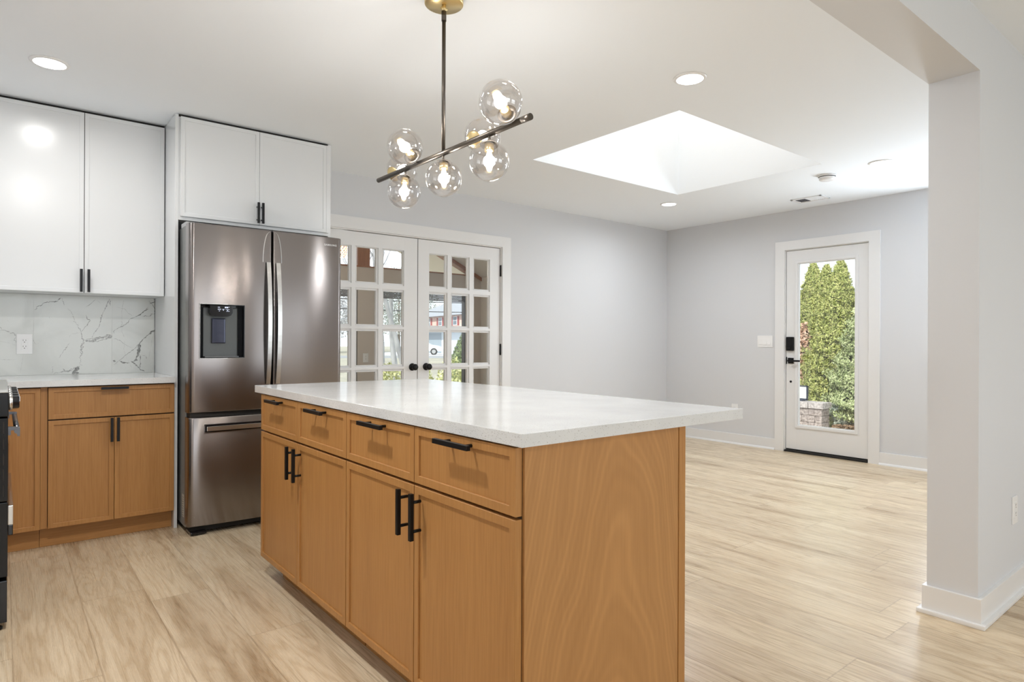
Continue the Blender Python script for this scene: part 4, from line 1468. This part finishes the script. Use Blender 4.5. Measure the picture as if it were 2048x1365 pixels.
def globe(ang, y, ybar):
    a = math.radians(ang)
    c = Vector((CX + .105 * math.cos(a), y, BZ + .105 * math.sin(a)))
    bp_ = Vector((CX, ybar, BZ))
    ax = (c - bp_).normalized()
    # shell with an opening at the fitting
    prof = []
    t0 = math.asin(.026 / RG)
    n = 30
    for k in range(n + 1):
        t = t0 + (math.pi - t0) * k / n
        prof.append((RG * math.sin(t) if k < n else 0, -RG * math.cos(t)))
    m = MB(); m.lathe(prof, c, ax, 40)
    g = m.build('globe', globe_m, ch)
    # cap disc curved over the globe + stem
    m = MB()
    rr = RG + .0016
    m.lathe([(0, -rr * 1.0 - .001)] + [(rr * math.sin(t), -rr * math.cos(t)) for t in (0.1, .2, .3, .4, .48)] + [((rr - .002) * math.sin(t), -(rr - .002) * math.cos(t)) for t in (.48, .3, .1)], c, ax, 36)
    m.tube(bp_, c - ax * rr, .005, seg=14)
    m.build('cap', brass_m if ang == 30 else bronze_m, g)
    m = MB()
    m.lathe([(0, -RG * .93), (.0165, -RG * .93), (.0165, -RG * .93 + .026), (.0150, -RG * .93 + .028), (0, -RG * .93 + .028)], c, ax, 24)
    m.build('socket', brass_m, g)
    m = MB()
    m.lathe([(0, -.036), (.007, -.036), (.0095, -.026), (.0115, -.012), (.0115, .004), (.0080, .016), (.003, .022), (0, .023)], c, ax, 20)
    m.build('bulb', bulb_m, g)
    d = bpy.data.lights.new('bulb_light', 'POINT'); d.energy = 4.4; d.color = (1, .98, .955); d.shadow_soft_size = .022
    o = bpy.data.objects.new('bulb_light', d); COL.objects.link(o); o.location = c
for (ang, y, yb_) in ((163, 1.60, 1.665), (30, 1.96, 1.925), (-98, 1.775, 1.795), (161, 2.22, 2.285), (26, 2.585, 2.56), (-100, 2.37, 2.39), (-95, 2.075, 2.094)):
    globe(ang if ang not in (26,) else 30, y, yb_)

# ---------------------------------------------------------------- sun porch behind the french doors
PY = 7.80
beige = paint_mat('beige_porch_paint', (0.60, 0.54, 0.48, 1), .7)
beige_l = paint_mat('light_porch_paint', (0.76, 0.71, 0.64, 1), .7)
brownw = wood_mat('porch_brown_wood', (.38, .16, .07, 1), (.27, .11, .045, 1), (.46, .21, .095, 1), 'z')
m = MB(); m.box(1.6, 5.85, YB + .1401, PY + .12, -.30, -.02)
tag(m.build('floor_porch', noise_mat('porch_floor', (.34, .33, .31, 1), (.42, .41, .39, 1), 8)), kind='structure')
m = MB()
m.box(1.81, 5.67, PY, PY + .14, 1.83, 2.085)          # beam
m.box(1.81, 5.67, PY, PY + .14, -.02, .40)            # knee wall
m.box(3.66, 3.90, PY, PY + .14, .40, 1.83)           # post
m.box(1.81, 2.05, PY, PY + .14, .40, 1.83)
m.box(5.43, 5.67, PY, PY + .14, .40, 1.83)
tag(m.build('wall_porch_far', beige), kind='structure')
m = MB(); m.box(5.67, 5.81, YB + .141, PY + .14, -.02, 2.10)
tag(m.build('wall_porch_right', beige_l), kind='structure')
m = MB(); m.box(1.67, 1.81, YB + .141, PY + .14, -.02, 2.10)
tag(m.build('wall_porch_left', beige_l), kind='structure')
m = MB(); m.box(1.81, 5.67, YB + .141, YB + .16, FZ + .02, 2.9); m.box(1.81, FX0 - .05, YB + .141, YB + .16, -.02, FZ + .02); m.box(FX1 + .05, 5.67, YB + .141, YB + .16, -.02, FZ + .02)
tag(m.build('wall_porch_near', beige_l), kind='structure')
# sloping ceiling with overhanging eaves
RX, RZ, SL = 3.74, 2.96, .46
m = MB()
for s in (1, -1):
    xe = 5.95 if s > 0 else 1.53
    ze = RZ - SL * abs(xe - RX)
    m.prism([(RX, YB + .141, RZ), (xe, YB + .141, ze), (xe, YB + .141, ze + .12), (RX, YB + .141, RZ + .12)], (0, PY + .95 - YB - .141, 0))
tag(m.build('ceiling_porch', beige_l), kind='structure')
# rafters
m = MB()
for s in (1, -1):
    xe = 5.70 if s > 0 else 1.78
    ze = RZ - SL * abs(xe - RX)
    m.prism([(RX, PY - .02, RZ - .001), (xe, PY - .02, ze - .001), (xe, PY - .02, ze - .055), (RX, PY - .02, RZ - .065)], (0, .12, 0))
tag(m.build('trim_3', brownw), kind='structure')
m = MB(); m.box(3.655, 3.83, PY - .005, PY + .12, 2.086, RZ - .06)
m.box(1.81, 5.67, PY - .012, PY + .145, 2.0855, 2.102)
tag(m.build('trim_4', brownw), kind='structure')
# dark sash frames and blinds
for i, (a, b_) in enumerate(((2.05, 3.66), (3.90, 5.43))):
    w = thing('window_%d' % (i + 4), ((a + b_) / 2, PY + .05, .4), kind='structure')
    m = MB()
    for (p, q, r, s_) in ((a, a + .045, .40, 1.83), (b_ - .045, b_, .40, 1.83), (a, b_, .40, .44), (a, b_, 1.80, 1.83)):
        m.box(p, q, PY + .02, PY + .10, r, s_)
    m.build('window_frame', mat('dark_brown_sash', (.045, .035, .028, 1), .5), w)
    m = MB()
    for k in range(6):
        m.box(a + .047, b_ - .047, PY + .045, PY + .065, 1.69 + k * .0185, 1.704 + k * .0185)
    m.build('raised_blind', mat('dark_blind', (.09, .075, .06, 1), .7), w)
    m = MB(); m.box(a + .045, b_ - .045, PY + .074, PY + .077, .44, 1.80)
    m.build('pane', pane_m, w)
# outlet on the porch post
t = outlet((3.775, PY, .88), (0, -1), 'white outlet on the beige porch post seen through the french doors', 'porch')
# woven pendant
wp = thing('woven_pendant_lamp', (2.745, 6.3, 2.55), 'brown woven pendant lamp on the porch, half hidden by the refrigerator', 'pendant lamp')
m = MB()
rnd = random.Random(3)
prof = [(.02, .10), (.05, .085), (.075, .045), (.082, 0), (.072, -.045), (.045, -.08)]
for sgn in (1, -1):
    for k in range(14):
        last = None
        for j in range(25):
            f_ = j / 24 * (len(prof) - 1); i0 = min(int(f_), len(prof) - 2); tt = f_ - i0
            r_ = prof[i0][0] * (1 - tt) + prof[i0 + 1][0] * tt; h_ = prof[i0][1] * (1 - tt) + prof[i0 + 1][1] * tt
            an = 2 * math.pi * k / 14 + sgn * j * .11
            p = Vector((2.745 + r_ * math.cos(an), 6.3 + r_ * math.sin(an), 2.06 + h_))
            if last is not None:
                m.tube(last, p, .0035, seg=5, cap=False)
            last = p
m.build('lamp_shade', mat('wicker', (.33, .17, .07, 1), .8), wp)
d = bpy.data.lights.new('pendant_bulb_light', 'POINT'); d.energy = 26; d.color = (1, .95, .88); d.shadow_soft_size = .05  # point light added inside the pendant to brighten the porch
o = bpy.data.objects.new('pendant_bulb_light', d); COL.objects.link(o); o.location = (2.745, 6.3, 2.0)
m = MB(); m.tube((2.745, 6.3, 2.155), (2.745, 6.3, RZ - SL * (RX - 2.745)), .003, seg=8)
m.build('cord', black_m, wp)

# ---------------------------------------------------------------- outdoors
grass = noise_mat('lawn', (.27, .26, .20, 1), (.42, .39, .32, 1), 5, detail=8)
m = MB(); m.poly([(-60, -40, -.302), (120, -40, -.302), (120, 140, -.302), (-60, 140, -.302)])
tag(m.build('ground', grass), kind='structure')
m = MB()
# street seen past the lawn: runs across between lawn and the neighbour's drive
A, B_ = Vector((5, 62)), Vector((48, 34))
d_ = (B_ - A).normalized(); n_ = Vector((-d_.y, d_.x))
pts = [A - d_ * 20 - n_ * 3, B_ + d_ * 20 - n_ * 3, B_ + d_ * 20 + n_ * 5, A - d_ * 20 + n_ * 5]
m.prism([(p.x, p.y, -.301) for p in pts], (0, 0, .012))
tag(m.build('street', noise_mat('asphalt', (.24, .25, .27, 1), (.30, .31, .33, 1), 30)), 'grey asphalt street crossing in front of the neighbour house', 'street', kind='structure')


def foliage_mesh(name, material, sampler, n, size, parent, seed, flat=0.0, up=0.5):
    """n small leaf sprays; sampler(rng, n) gives positions and outward normals"""
    rng = np.random.default_rng(seed)
    P, Nn = sampler(rng, n)
    t1 = rng.normal(size=(n, 3)); t1[:, 2] += up
    t1 -= (t1 * Nn).sum(1, keepdims=True) * Nn * flat
    t1 /= np.linalg.norm(t1, axis=1, keepdims=True)
    t2 = np.cross(t1, Nn + rng.normal(size=(n, 3)) * .5)
    t2 /= np.linalg.norm(t2, axis=1, keepdims=True) + 1e-9
    s = size * rng.uniform(.6, 1.4, (n, 1))
    a = P - t2 * s * .5; b = P + t2 * s * .5
    c = P + t1 * s * 1.3 + t2 * s * .22; d = P + t1 * s * 1.3 - t2 * s * .22
    V = np.stack([a, b, c, d], 1).reshape(-1, 3)
    off = np.zeros(3); p = parent
    while p is not None:
        off += np.array(p.location); p = p.parent
    V = V - off
    me = bpy.data.meshes.new(name)
    me.vertices.add(4 * n); me.vertices.foreach_set('co', V.astype(np.float32).ravel())
    me.loops.add(4 * n); me.loops.foreach_set('vertex_index', np.arange(4 * n, dtype=np.int32))
    me.polygons.add(n)
    me.polygons.foreach_set('loop_start', np.arange(0, 4 * n, 4, dtype=np.int32))
    me.polygons.foreach_set('loop_total', np.full(n, 4, dtype=np.int32))
    me.update(); me.validate()
    me.materials.append(material)
    o = bpy.data.objects.new(name, me); COL.objects.link(o); o.parent = parent
    return o


arb_m = leaf_mat('arborvitae_green', (.15, .19, .05, 1), (.36, .39, .13, 1), (.55, .54, .24, 1), 14.0)
arb_m2 = leaf_mat('arborvitae_pale_green', (.20, .26, .11, 1), (.38, .43, .22, 1), (.54, .57, .35, 1), 14.0)
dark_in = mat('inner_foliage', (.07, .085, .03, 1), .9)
bark = noise_mat('bark', (.12, .09, .07, 1), (.24, .19, .15, 1), 20, stretch=(1, 1, .2))


def arborvitae(x, y, ztop, rmax, label, material, seed, n=42000):
    z0 = -.30
    Ht = ztop - z0
    t = thing('arborvitae', (x, y, z0), label, 'tree', 'arborvitae hedge outside the entry door')
    rs = random.Random(seed)
    lob = [(rs.uniform(0, 6.28), rs.uniform(.05, .11), rs.randint(2, 5)) for _ in range(3)] + [(rs.uniform(0, 6.28), rs.uniform(.05, .09), rs.randint(7, 12)) for _ in range(3)]
    def prof(k): return rmax * np.clip(1 - k, 0, 1) ** .72 * (1 - .45 * np.exp(-k / .05)) * 1.08
    def sampler(rng, n):
        k = rng.beta(1.0, 1.45, n); an = rng.uniform(0, 2 * np.pi, n)
        wob = 1 + sum(a * np.sin(f * an + p + k * 7 * (f + 2) + 2.5 * np.sin(k * 23 + p)) for p, a, f in lob)
        r = prof(k) * wob * (1 - .28 * rng.random(n) ** 2)
        r = r + np.abs(rng.normal(0, .016, n))
        P = np.stack([x + r * np.cos(an), y + r * np.sin(an), z0 + .12 + k * (Ht - .12) + rng.normal(0, .02, n)], 1)
        Nn = np.stack([np.cos(an), np.sin(an), np.full(n, .35)], 1)
        return P, Nn / np.linalg.norm(Nn, axis=1, keepdims=True)
    foliage_mesh('foliage', material, sampler, n, .024, t, seed, up=1.1)
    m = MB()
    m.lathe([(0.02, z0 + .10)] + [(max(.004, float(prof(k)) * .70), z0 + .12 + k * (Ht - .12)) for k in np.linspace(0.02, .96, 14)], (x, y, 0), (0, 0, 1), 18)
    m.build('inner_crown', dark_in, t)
    m = MB(); m.tube((x, y, z0 - .02), (x, y, z0 + Ht * .5), .04, .015, seg=10)
    m.build('trunk', bark, t)


arborvitae(13.9, 7.23, 2.62, .62, 'leftmost tall green arborvitae seen through the entry door glass', arb_m, 1)
arborvitae(12.8, 6.17, 2.72, .58, 'pointed green arborvitae, second from left in the entry door glass', arb_m, 2)
arborvitae(12.2, 5.63, 2.56, .54, 'green arborvitae with shorter tip in the middle of the hedge', arb_m, 3)
arborvitae(11.65, 5.13, 2.58, .56, 'tall pointed green arborvitae, second from right in the hedge', arb_m, 4)
arborvitae(11.2, 4.42, 2.30, .60, 'rightmost paler arborvitae at the edge of the entry door glass', arb_m2, 5)


def bush(x, y, z0, rx, rz, label, material, seed, n=2600, size=.03, group=None):
    t = thing('shrub', (x, y, z0), label, 'shrub', group)
    def sampler(rng, n):
        v = rng.normal(size=(n, 3)); v /= np.linalg.norm(v, axis=1, keepdims=True); v[:, 2] = np.abs(v[:, 2]) * 1.0
        r = 1 - .35 * rng.random((n, 1)) ** 1.5
        return np.array([x, y, z0]) + v * r * np.array([rx, rx, rz]), v
    foliage_mesh('foliage', material, sampler, n, size, t, seed, up=.6)
    m = MB()
    rs = random.Random(seed)
    for k in range(14):
        a = rs.uniform(0, 6.28); e = rs.uniform(.3, .8)
        m.tube((x, y, z0 - .02), (x + rx * e * math.cos(a), y + rx * e * math.sin(a), z0 + rz * rs.uniform(.5, .9)), .006, .002, seg=5)
    m.build('branches', bark, t)
    return t


bluegreen = leaf_mat('blue_green_leaves', (.28, .34, .28, 1), (.46, .52, .45, 1), (.62, .66, .60, 1), 10)
lime = leaf_mat('yellow_green_leaves', (.35, .38, .14, 1), (.60, .62, .30, 1), (.80, .80, .50, 1), 14)
rust = leaf_mat('rust_leaves', (.42, .24, .16, 1), (.58, .38, .28, 1), (.70, .52, .42, 1), 10)
bush(10.95, 4.83, -.30, .24, .42, 'low blue-green shrub at the foot of the hedge', bluegreen, 21)
bush(10.75, 4.98, -.30, .14, .22, 'small pale green shrub beside the block wall', arb_m2, 22, n=1200)
bush(11.95, 5.93, -.3, .20, 1.78, 'rust-brown dry shrub at the left of the hedge', rust, 23, n=5000, size=.034)
# dry leaves and twigs
def litter(rng, n):
    P = np.stack([10.6 + np.abs(rng.normal(0, .45, n)), 4.2 + .58 * rng.random(n) ** .7, -.30 + rng.random(n) * .06], 1)
    Nn = np.tile(np.array([0., 0, 1]), (n, 1))
    return P, Nn
o = foliage_mesh('leaf_litter', leaf_mat('dead_leaves', (.20, .12, .07, 1), (.36, .24, .16, 1), (.55, .45, .36, 1), 30), litter, 2500, .035, None, 31, flat=.9, up=0)
tag(o, 'dry brown leaf litter on the soil below the hedge', 'leaves', kind='stuff')
m = MB(); m.prism([(6.5, .5, -.3015), (10.25, 3.0, -.3015), (10.35, 5.3, -.3015), (6.5, 5.3, -.3015)], (0, 0, .02))
tag(m.build('patio', noise_mat('pale_patio', (.58, .54, .50, 1), (.70, .66, .62, 1), 25)), 'pale paved patio strip outside the entry door', 'patio', kind='structure')

# retaining wall
rw = thing('retaining_wall', (10.4, 5.3, -.30), 'low greyish-pink concrete block retaining wall below the hedge', 'wall')
blk = noise_mat('split_block', (.17, .14, .135, 1), (.40, .35, .33, 1), 28, bump=1.0, detail=8)
cap = noise_mat('cap_block', (.26, .235, .23, 1), (.50, .46, .45, 1), 28, bump=1.0, detail=8)
rs = random.Random(8)
m = MB()
for r in range(3):
    y = 4.80 + (.11 if r % 2 else 0)
    first = True
    yy = 4.80
    while yy < 6.6:
        wd = (.11 if (first and r % 2) else .22)
        m.box(10.25 + rs.uniform(-.006, .006), 10.52, yy + .003, yy + wd - .003, -.30 + r * .112, -.30 + r * .112 + .108, .009)
        yy += wd; first = False
m.build('block_courses', blk, rw)
m = MB()
yy = 4.77
while yy < 6.6:
    m.box(10.22 + rs.uniform(-.006, .006), 10.54, yy + .003, yy + .24, .038, .135, .012); yy += .245
m.build('cap_blocks', cap, rw)
# flat flood lamp on the wall
fl = thing('flood_lamp', (10.38, 5.2, .135), 'dark-framed rectangular flood lamp standing on the block wall', 'lamp')
m = MB()
for (a, b_, c, d) in ((5.09, 5.40, .375, .392), (5.09, 5.40, .150, .180), (5.09, 5.108, .150, .392), (5.382, 5.40, .150, .392)):
    m.box(10.355, 10.40, a, b_, c, d, .003)
m.box(10.375, 10.40, 5.10, 5.39, .16, .385)
m.box(10.33, 10.44, 5.16, 5.33, .1355, .15, .002)
m.build('housing', mat('dark_blue_housing', (.03, .04, .07, 1), .4), fl)
m = MB(); m.box(10.366, 10.3745, 5.109, 5.381, .181, .374)
m.build('white_panel', mat('white_panel', (.9, .9, .86, 1), .3), fl)

# conical evergreen beyond the porch
def cone_tree(x, y, ztop, rmax, label, seed, material):
    t = thing('conical_evergreen', (x, y, -.3), label, 'tree')
    Ht = ztop + .3
    def sampler(rng, n):
        k = 1 - np.sqrt(rng.random(n)); an = rng.uniform(0, 2 * np.pi, n)
        r = rmax * (1 - k) ** .9 * (1 - .15 * rng.random(n))
        P = np.stack([x + r * np.cos(an), y + r * np.sin(an), -.3 + .1 + k * (Ht - .1)], 1)
        return P, np.stack([np.cos(an), np.sin(an), np.full(n, .3)], 1)
    foliage_mesh('foliage', material, sampler, 7000, .03, t, seed, up=.8)
    m = MB(); m.lathe([(.02, -.22), (rmax * .9, -.2), (rmax * .45, -.3 + Ht * .5), (.01, -.3 + Ht * .97)], (x, y, 0), (0, 0, 1), 16)
    m.build('inner_crown', dark_in, t)
    m = MB(); m.tube((x, y, -.32), (x, y, .2), .04, seg=8); m.build('trunk', bark, t)
spruce = leaf_mat('spruce_green', (.10, .15, .07, 1), (.20, .27, .12, 1), (.32, .38, .20, 1), 10)
cone_tree(8.90, 13.0, 1.34, .60, 'small dense conical evergreen outside the porch window', 41, spruce)
bush(7.0, 10.6, -.3, .40, 1.10, 'variegated yellow-green shrub below the parked car', lime, 51, size=.04, n=1500, group=None)
bush(5.05, 9.6, -.3, .38, 1.02, 'variegated yellow-green shrub left of the leaning tree trunks', lime, 52, size=.04, n=1500)
bush(5.95, 10.0, -.3, .30, .95, 'loose green shrub in front of the bare trees', lime, 53, size=.04, n=1200)

# bare trees
bark_l = noise_mat('pale_bark', (.25, .255, .275, 1), (.42, .425, .45, 1), 9, stretch=(1, 1, .3))
def bare_tree(x, y, h, r, label, seed, lean=(0, 0), depth=6, parent_name='bare_tree', mt_=None):
    rs = random.Random(seed)
    t = thing(parent_name, (x, y, -.3), label, 'tree', 'bare trees beyond the porch')
    m = MB(); tw = MB()
    def grow(p, d, L_, r_, lv):
        segs = 3
        for k in range(segs):
            q = p + d * (L_ / segs)
            r2 = r_ * .86
            (m if lv < 2 else tw).tube(p, q, r_, r2, seg=8 if lv < 2 else 4, cap=False)
            p, r_ = q, r2
            d = (d + Vector((rs.gauss(0, .08), rs.gauss(0, .08), rs.gauss(0, .05)))).normalized()
            if lv >= 1 and lv < depth and rs.random() < .55:
                dd = (d + Vector((rs.gauss(0, .7), rs.gauss(0, .7), rs.gauss(.1, .4)))).normalized()
                grow(p, dd, L_ * .62, r_ * .5, lv + 1)
        if lv < depth and r_ > .004:
            for _ in range(2 if lv < 3 else 3):
                dd = (d + Vector((rs.gauss(0, .42), rs.gauss(0, .42), rs.gauss(.05, .25)))).normalized()
                grow(p, dd, L_ * rs.uniform(.6, .8), r_ * .68, lv + 1)
    grow(Vector((x, y, -.32)), Vector((lean[0], lean[1], 1)).normalized(), h * .34, r, 0)
    m.build('trunk', mt_ or bark_l, t)
    tw.build('twigs', mt_ or bark_l, t)
bare_tree(7.95, 14.0, 7.5, .085, 'nearest pale bare tree trunk leaning left, seen in the left french door', 61, (-.16, .08), 5)
bare_tree(9.6, 17.6, 9, .105, 'pale bare tree behind the nearest trunk, leaning left', 62, (-.15, 0), 5)
bare_tree(11.3, 22.0, 6.5, .15, 'low forking bare tree with spreading limbs', 63, (.0, 0), 6)
bare_tree(8.2, 22.0, 10, .16, 'tall bare tree nearest the hanging lamp', 64, (.05, 0), 5)
bare_tree(19.5, 38.0, 12, .25, 'bare tree far behind, left of the neighbour house', 65, (0, 0), 5)
bare_tree(9.5, 40.0, 12, .22, 'distant bare tree left of the leaning trunks', 67, (.05, 0), 5)
# dark evergreen behind the neighbour's roof and a far hedge line
def far_tree(x, y, r, h, label, seed, material):
    t = thing('distant_tree', (x, y, -.3), label, 'tree', 'distant trees')
    def sampler(rng, n):
        v = rng.normal(size=(n, 3)); v /= np.linalg.norm(v, axis=1, keepdims=True)
        rr = 1 - .5 * rng.random((n, 1))
        return np.array([x, y, h * .58]) + v * rr * np.array([r, r, h * .44]), v
    foliage_mesh('foliage', material, sampler, 9000, .15, t, seed, up=0)
    m = MB(); m.tube((x, y, -.35), (x, y, h * .6), .25, .1, seg=8); m.build('trunk', bark, t)
grayleaf = leaf_mat('hazy_grey_green', (.26, .30, .27, 1), (.40, .44, .41, 1), (.55, .58, .56, 1), 1.2)
graytwig = leaf_mat('hazy_grey_twigs', (.38, .38, .40, 1), (.52, .52, .54, 1), (.66, .66, .68, 1), 1.2)
far_tree(46, 84, 6.0, 12.0, 'dark evergreen rising behind the left end of the neighbour roof', 71, grayleaf)
far_tree(60, 74, 5.5, 10, 'hazy tree behind the right end of the neighbour roof', 72, graytwig)
far_tree(30, 72, 6, 8.5, 'hazy tree left of the neighbour house', 73, graytwig)
far_tree(18.5, 68, 5.2, 8, 'hazy tree in the gap behind the bare trees', 74, graytwig)
far_tree(8, 62, 4.6, 7, 'hazy low tree nearest the woven lamp', 75, grayleaf)

# neighbour's house
hs_ = thing('neighbour_house', (39, 60, -.3), 'pink brick two-storey neighbour house with maroon shutters and grey roof', 'house')
Ax, Ay, Bx, By_ = 40.4, 69.5, 37.2, 51.5
e = Vector((Bx - Ax, By_ - Ay, 0)); LH = e.length; e.normalize(); nrm = Vector((e.y, -e.x, 0))     # towards the viewer
if nrm.dot(Vector((-1, -1, 0))) < 0: nrm = -nrm
Hm = Matrix((e, -nrm, Vector((0, 0, 1)))).transposed().to_4x4(); Hm.translation = Vector((Ax, Ay, 0))
def hb(m, x0, x1, y0, y1, z0, z1, mi=0): m.box(x0, x1, y0, y1, z0, z1, 0, mi, Hm)
brick = noise_mat('pink_brick', (.62, .40, .34, 1), (.75, .55, .48, 1), 3)
m = MB(); hb(m, 0, LH, 0, 9, -.32, 3.95)
m.build('wall', brick, hs_)
m = MB()
hb(m, -.01, LH + .01, -.05, 0.001, -.3, 2.65)
m.build('lower_siding', mat('pale_blue_siding', (.62, .68, .74, 1), .7), hs_)
m = MB()
pr = [(-.5, -.6, 3.9), (-.5, 9.6, 3.9), (-.5, 4.5, 6.1)]
m.prism([Hm @ Vector(p) for p in pr], e * (LH + 1))
m.build('roof', noise_mat('grey_shingles', (.24, .26, .30, 1), (.33, .35, .39, 1), 8), hs_)
m = MB(); hb(m, LH - 3.4, LH - 2.4, 4.0, 5.2, 5.0, 7.0)
m.build('chimney', brick, hs_)
pale = mat('white_window_trim', (.85, .86, .88, 1), .5)
shut = mat('maroon_shutter', (.33, .06, .06, 1), .6)
dgl = mat('dark_window_glass', (.12, .16, .2, 1), .1)
for wx in (4.6, 8.2, 12.4, 16.0):
    m = MB(); hb(m, wx - .55, wx + .55, -.06, .01, 2.80, 3.75)
    f_ = m.build('window', pale, hs_)
    m = MB(); hb(m, wx - .44, wx + .44, -.08, -.05, 2.88, 3.28); hb(m, wx - .44, wx + .44, -.08, -.05, 3.33, 3.68)
    m.build('pane', dgl, f_)
    for s in (-1, 1):
        m = MB(); hb(m, wx + s * .82 - .2, wx + s * .82 + .2, -.07, .01, 2.80, 3.75)
        m.build('shutter', shut, hs_)
m = MB(); hb(m, 4.2, 8.6, -.09, -.04, -.3, 2.0)
m.build('garage_door', mat('blue_grey_garage', (.30, .36, .42, 1), .6), hs_)
m = MB(); hb(m, -.2, LH + .2, -1.4, 0.0, 2.45, 2.62)
m.build('porch_roof', noise_mat('grey_shingles_b', (.36, .39, .43, 1), (.46, .48, .52, 1), 8), hs_)

# parked car
car = thing('car', (33, 55.4, -.3), 'white hatchback parked on the drive of the neighbour house', 'car')
cd = Vector((R0.x, R0.y, 0)).normalized()
cn = Vector((F.x, F.y, 0)).normalized()
Cm = Matrix((cd, cn, Vector((0, 0, 1)))).transposed().to_4x4(); Cm.translation = Vector((32.9, 55.4, -.3))
prof = [(-2.1, .35), (-2.12, .75), (-1.95, .95), (-1.75, 1.05), (-1.35, 1.42), (-.6, 1.52), (.2, 1.47), (.95, 1.02), (1.75, .90), (2.1, .70), (2.12, .35)]
m = MB(); m.prism([Cm @ Vector((x, -.85, z)) for x, z in prof], cn * 1.7)
bmesh.ops.bevel(m.bm, geom=m.bm.edges[:], offset=.06, segments=2, affect='EDGES')
m.build('car_body', mat('white_car_paint', (.85, .87, .9, 1), .2), car)
m = MB(); m.prism([Cm @ Vector((x, -.866, z)) for x, z in ((-1.6, 1.06), (-1.28, 1.36), (-.6, 1.44), (-.55, 1.06))], cn * .01)
m.prism([Cm @ Vector((x, -.866, z)) for x, z in ((-.48, 1.06), (-.53, 1.44), (.15, 1.40), (.78, 1.04))], cn * .01)
m.build('side_windows', dgl, car)
for wx in (-1.3, 1.35):
    m = MB(); c0 = Cm @ Vector((wx, -.90, .34)); m.tube(c0, c0 + cn * .22, .34, seg=24)
    w_ = m.build('wheel', mat('tyre', (.02, .02, .02, 1), .8), car)
    m = MB(); m.tube(c0 - cn * .01, c0 + cn * .02, .20, seg=20)
    m.build('hub_cap', mat('hub', (.5, .5, .5, 1), .3, .8), w_)
# drive and utility lines
m = MB(); m.prism([Cm @ Vector(p) for p in ((-6, -4, .003), (9, -4, .003), (9, 14, .003), (-6, 14, .003))], (0, 0, .012))
tag(m.build('driveway', noise_mat('pale_drive', (.55, .56, .60, 1), (.64, .65, .68, 1), 3)), 'pale concrete driveway under the white car', 'driveway', kind='structure')
for (zl, zr, lb) in ((3.42, 3.72, 'upper black utility line crossing behind the french doors'), (2.98, 3.12, 'lower black utility line crossing behind the french doors')):
    a = Vector((2, 30.5, zl)); b_ = Vector((32, 29.5, zr))
    m = MB(); last = None
    for k in range(13):
        t = k / 12
        p = a.lerp(b_, t); p.z -= .35 * 4 * t * (1 - t)
        if last is not None: m.tube(last, p, .022, seg=6, cap=False)
        last = p
    tag(m.build('utility_line', black_m), lb, 'cable', 'utility lines')
for (px, py, lb) in ((2, 30.5, 'wooden utility pole at the left end of the cables'), (32, 29.5, 'wooden utility pole at the right end of the cables')):
    up = thing('utility_pole', (px, py, -.3), lb, 'utility pole')
    m = MB(); m.tube((px, py, -.35), (px, py, 6), .13, .10, seg=12); m.build('post', bark, up)
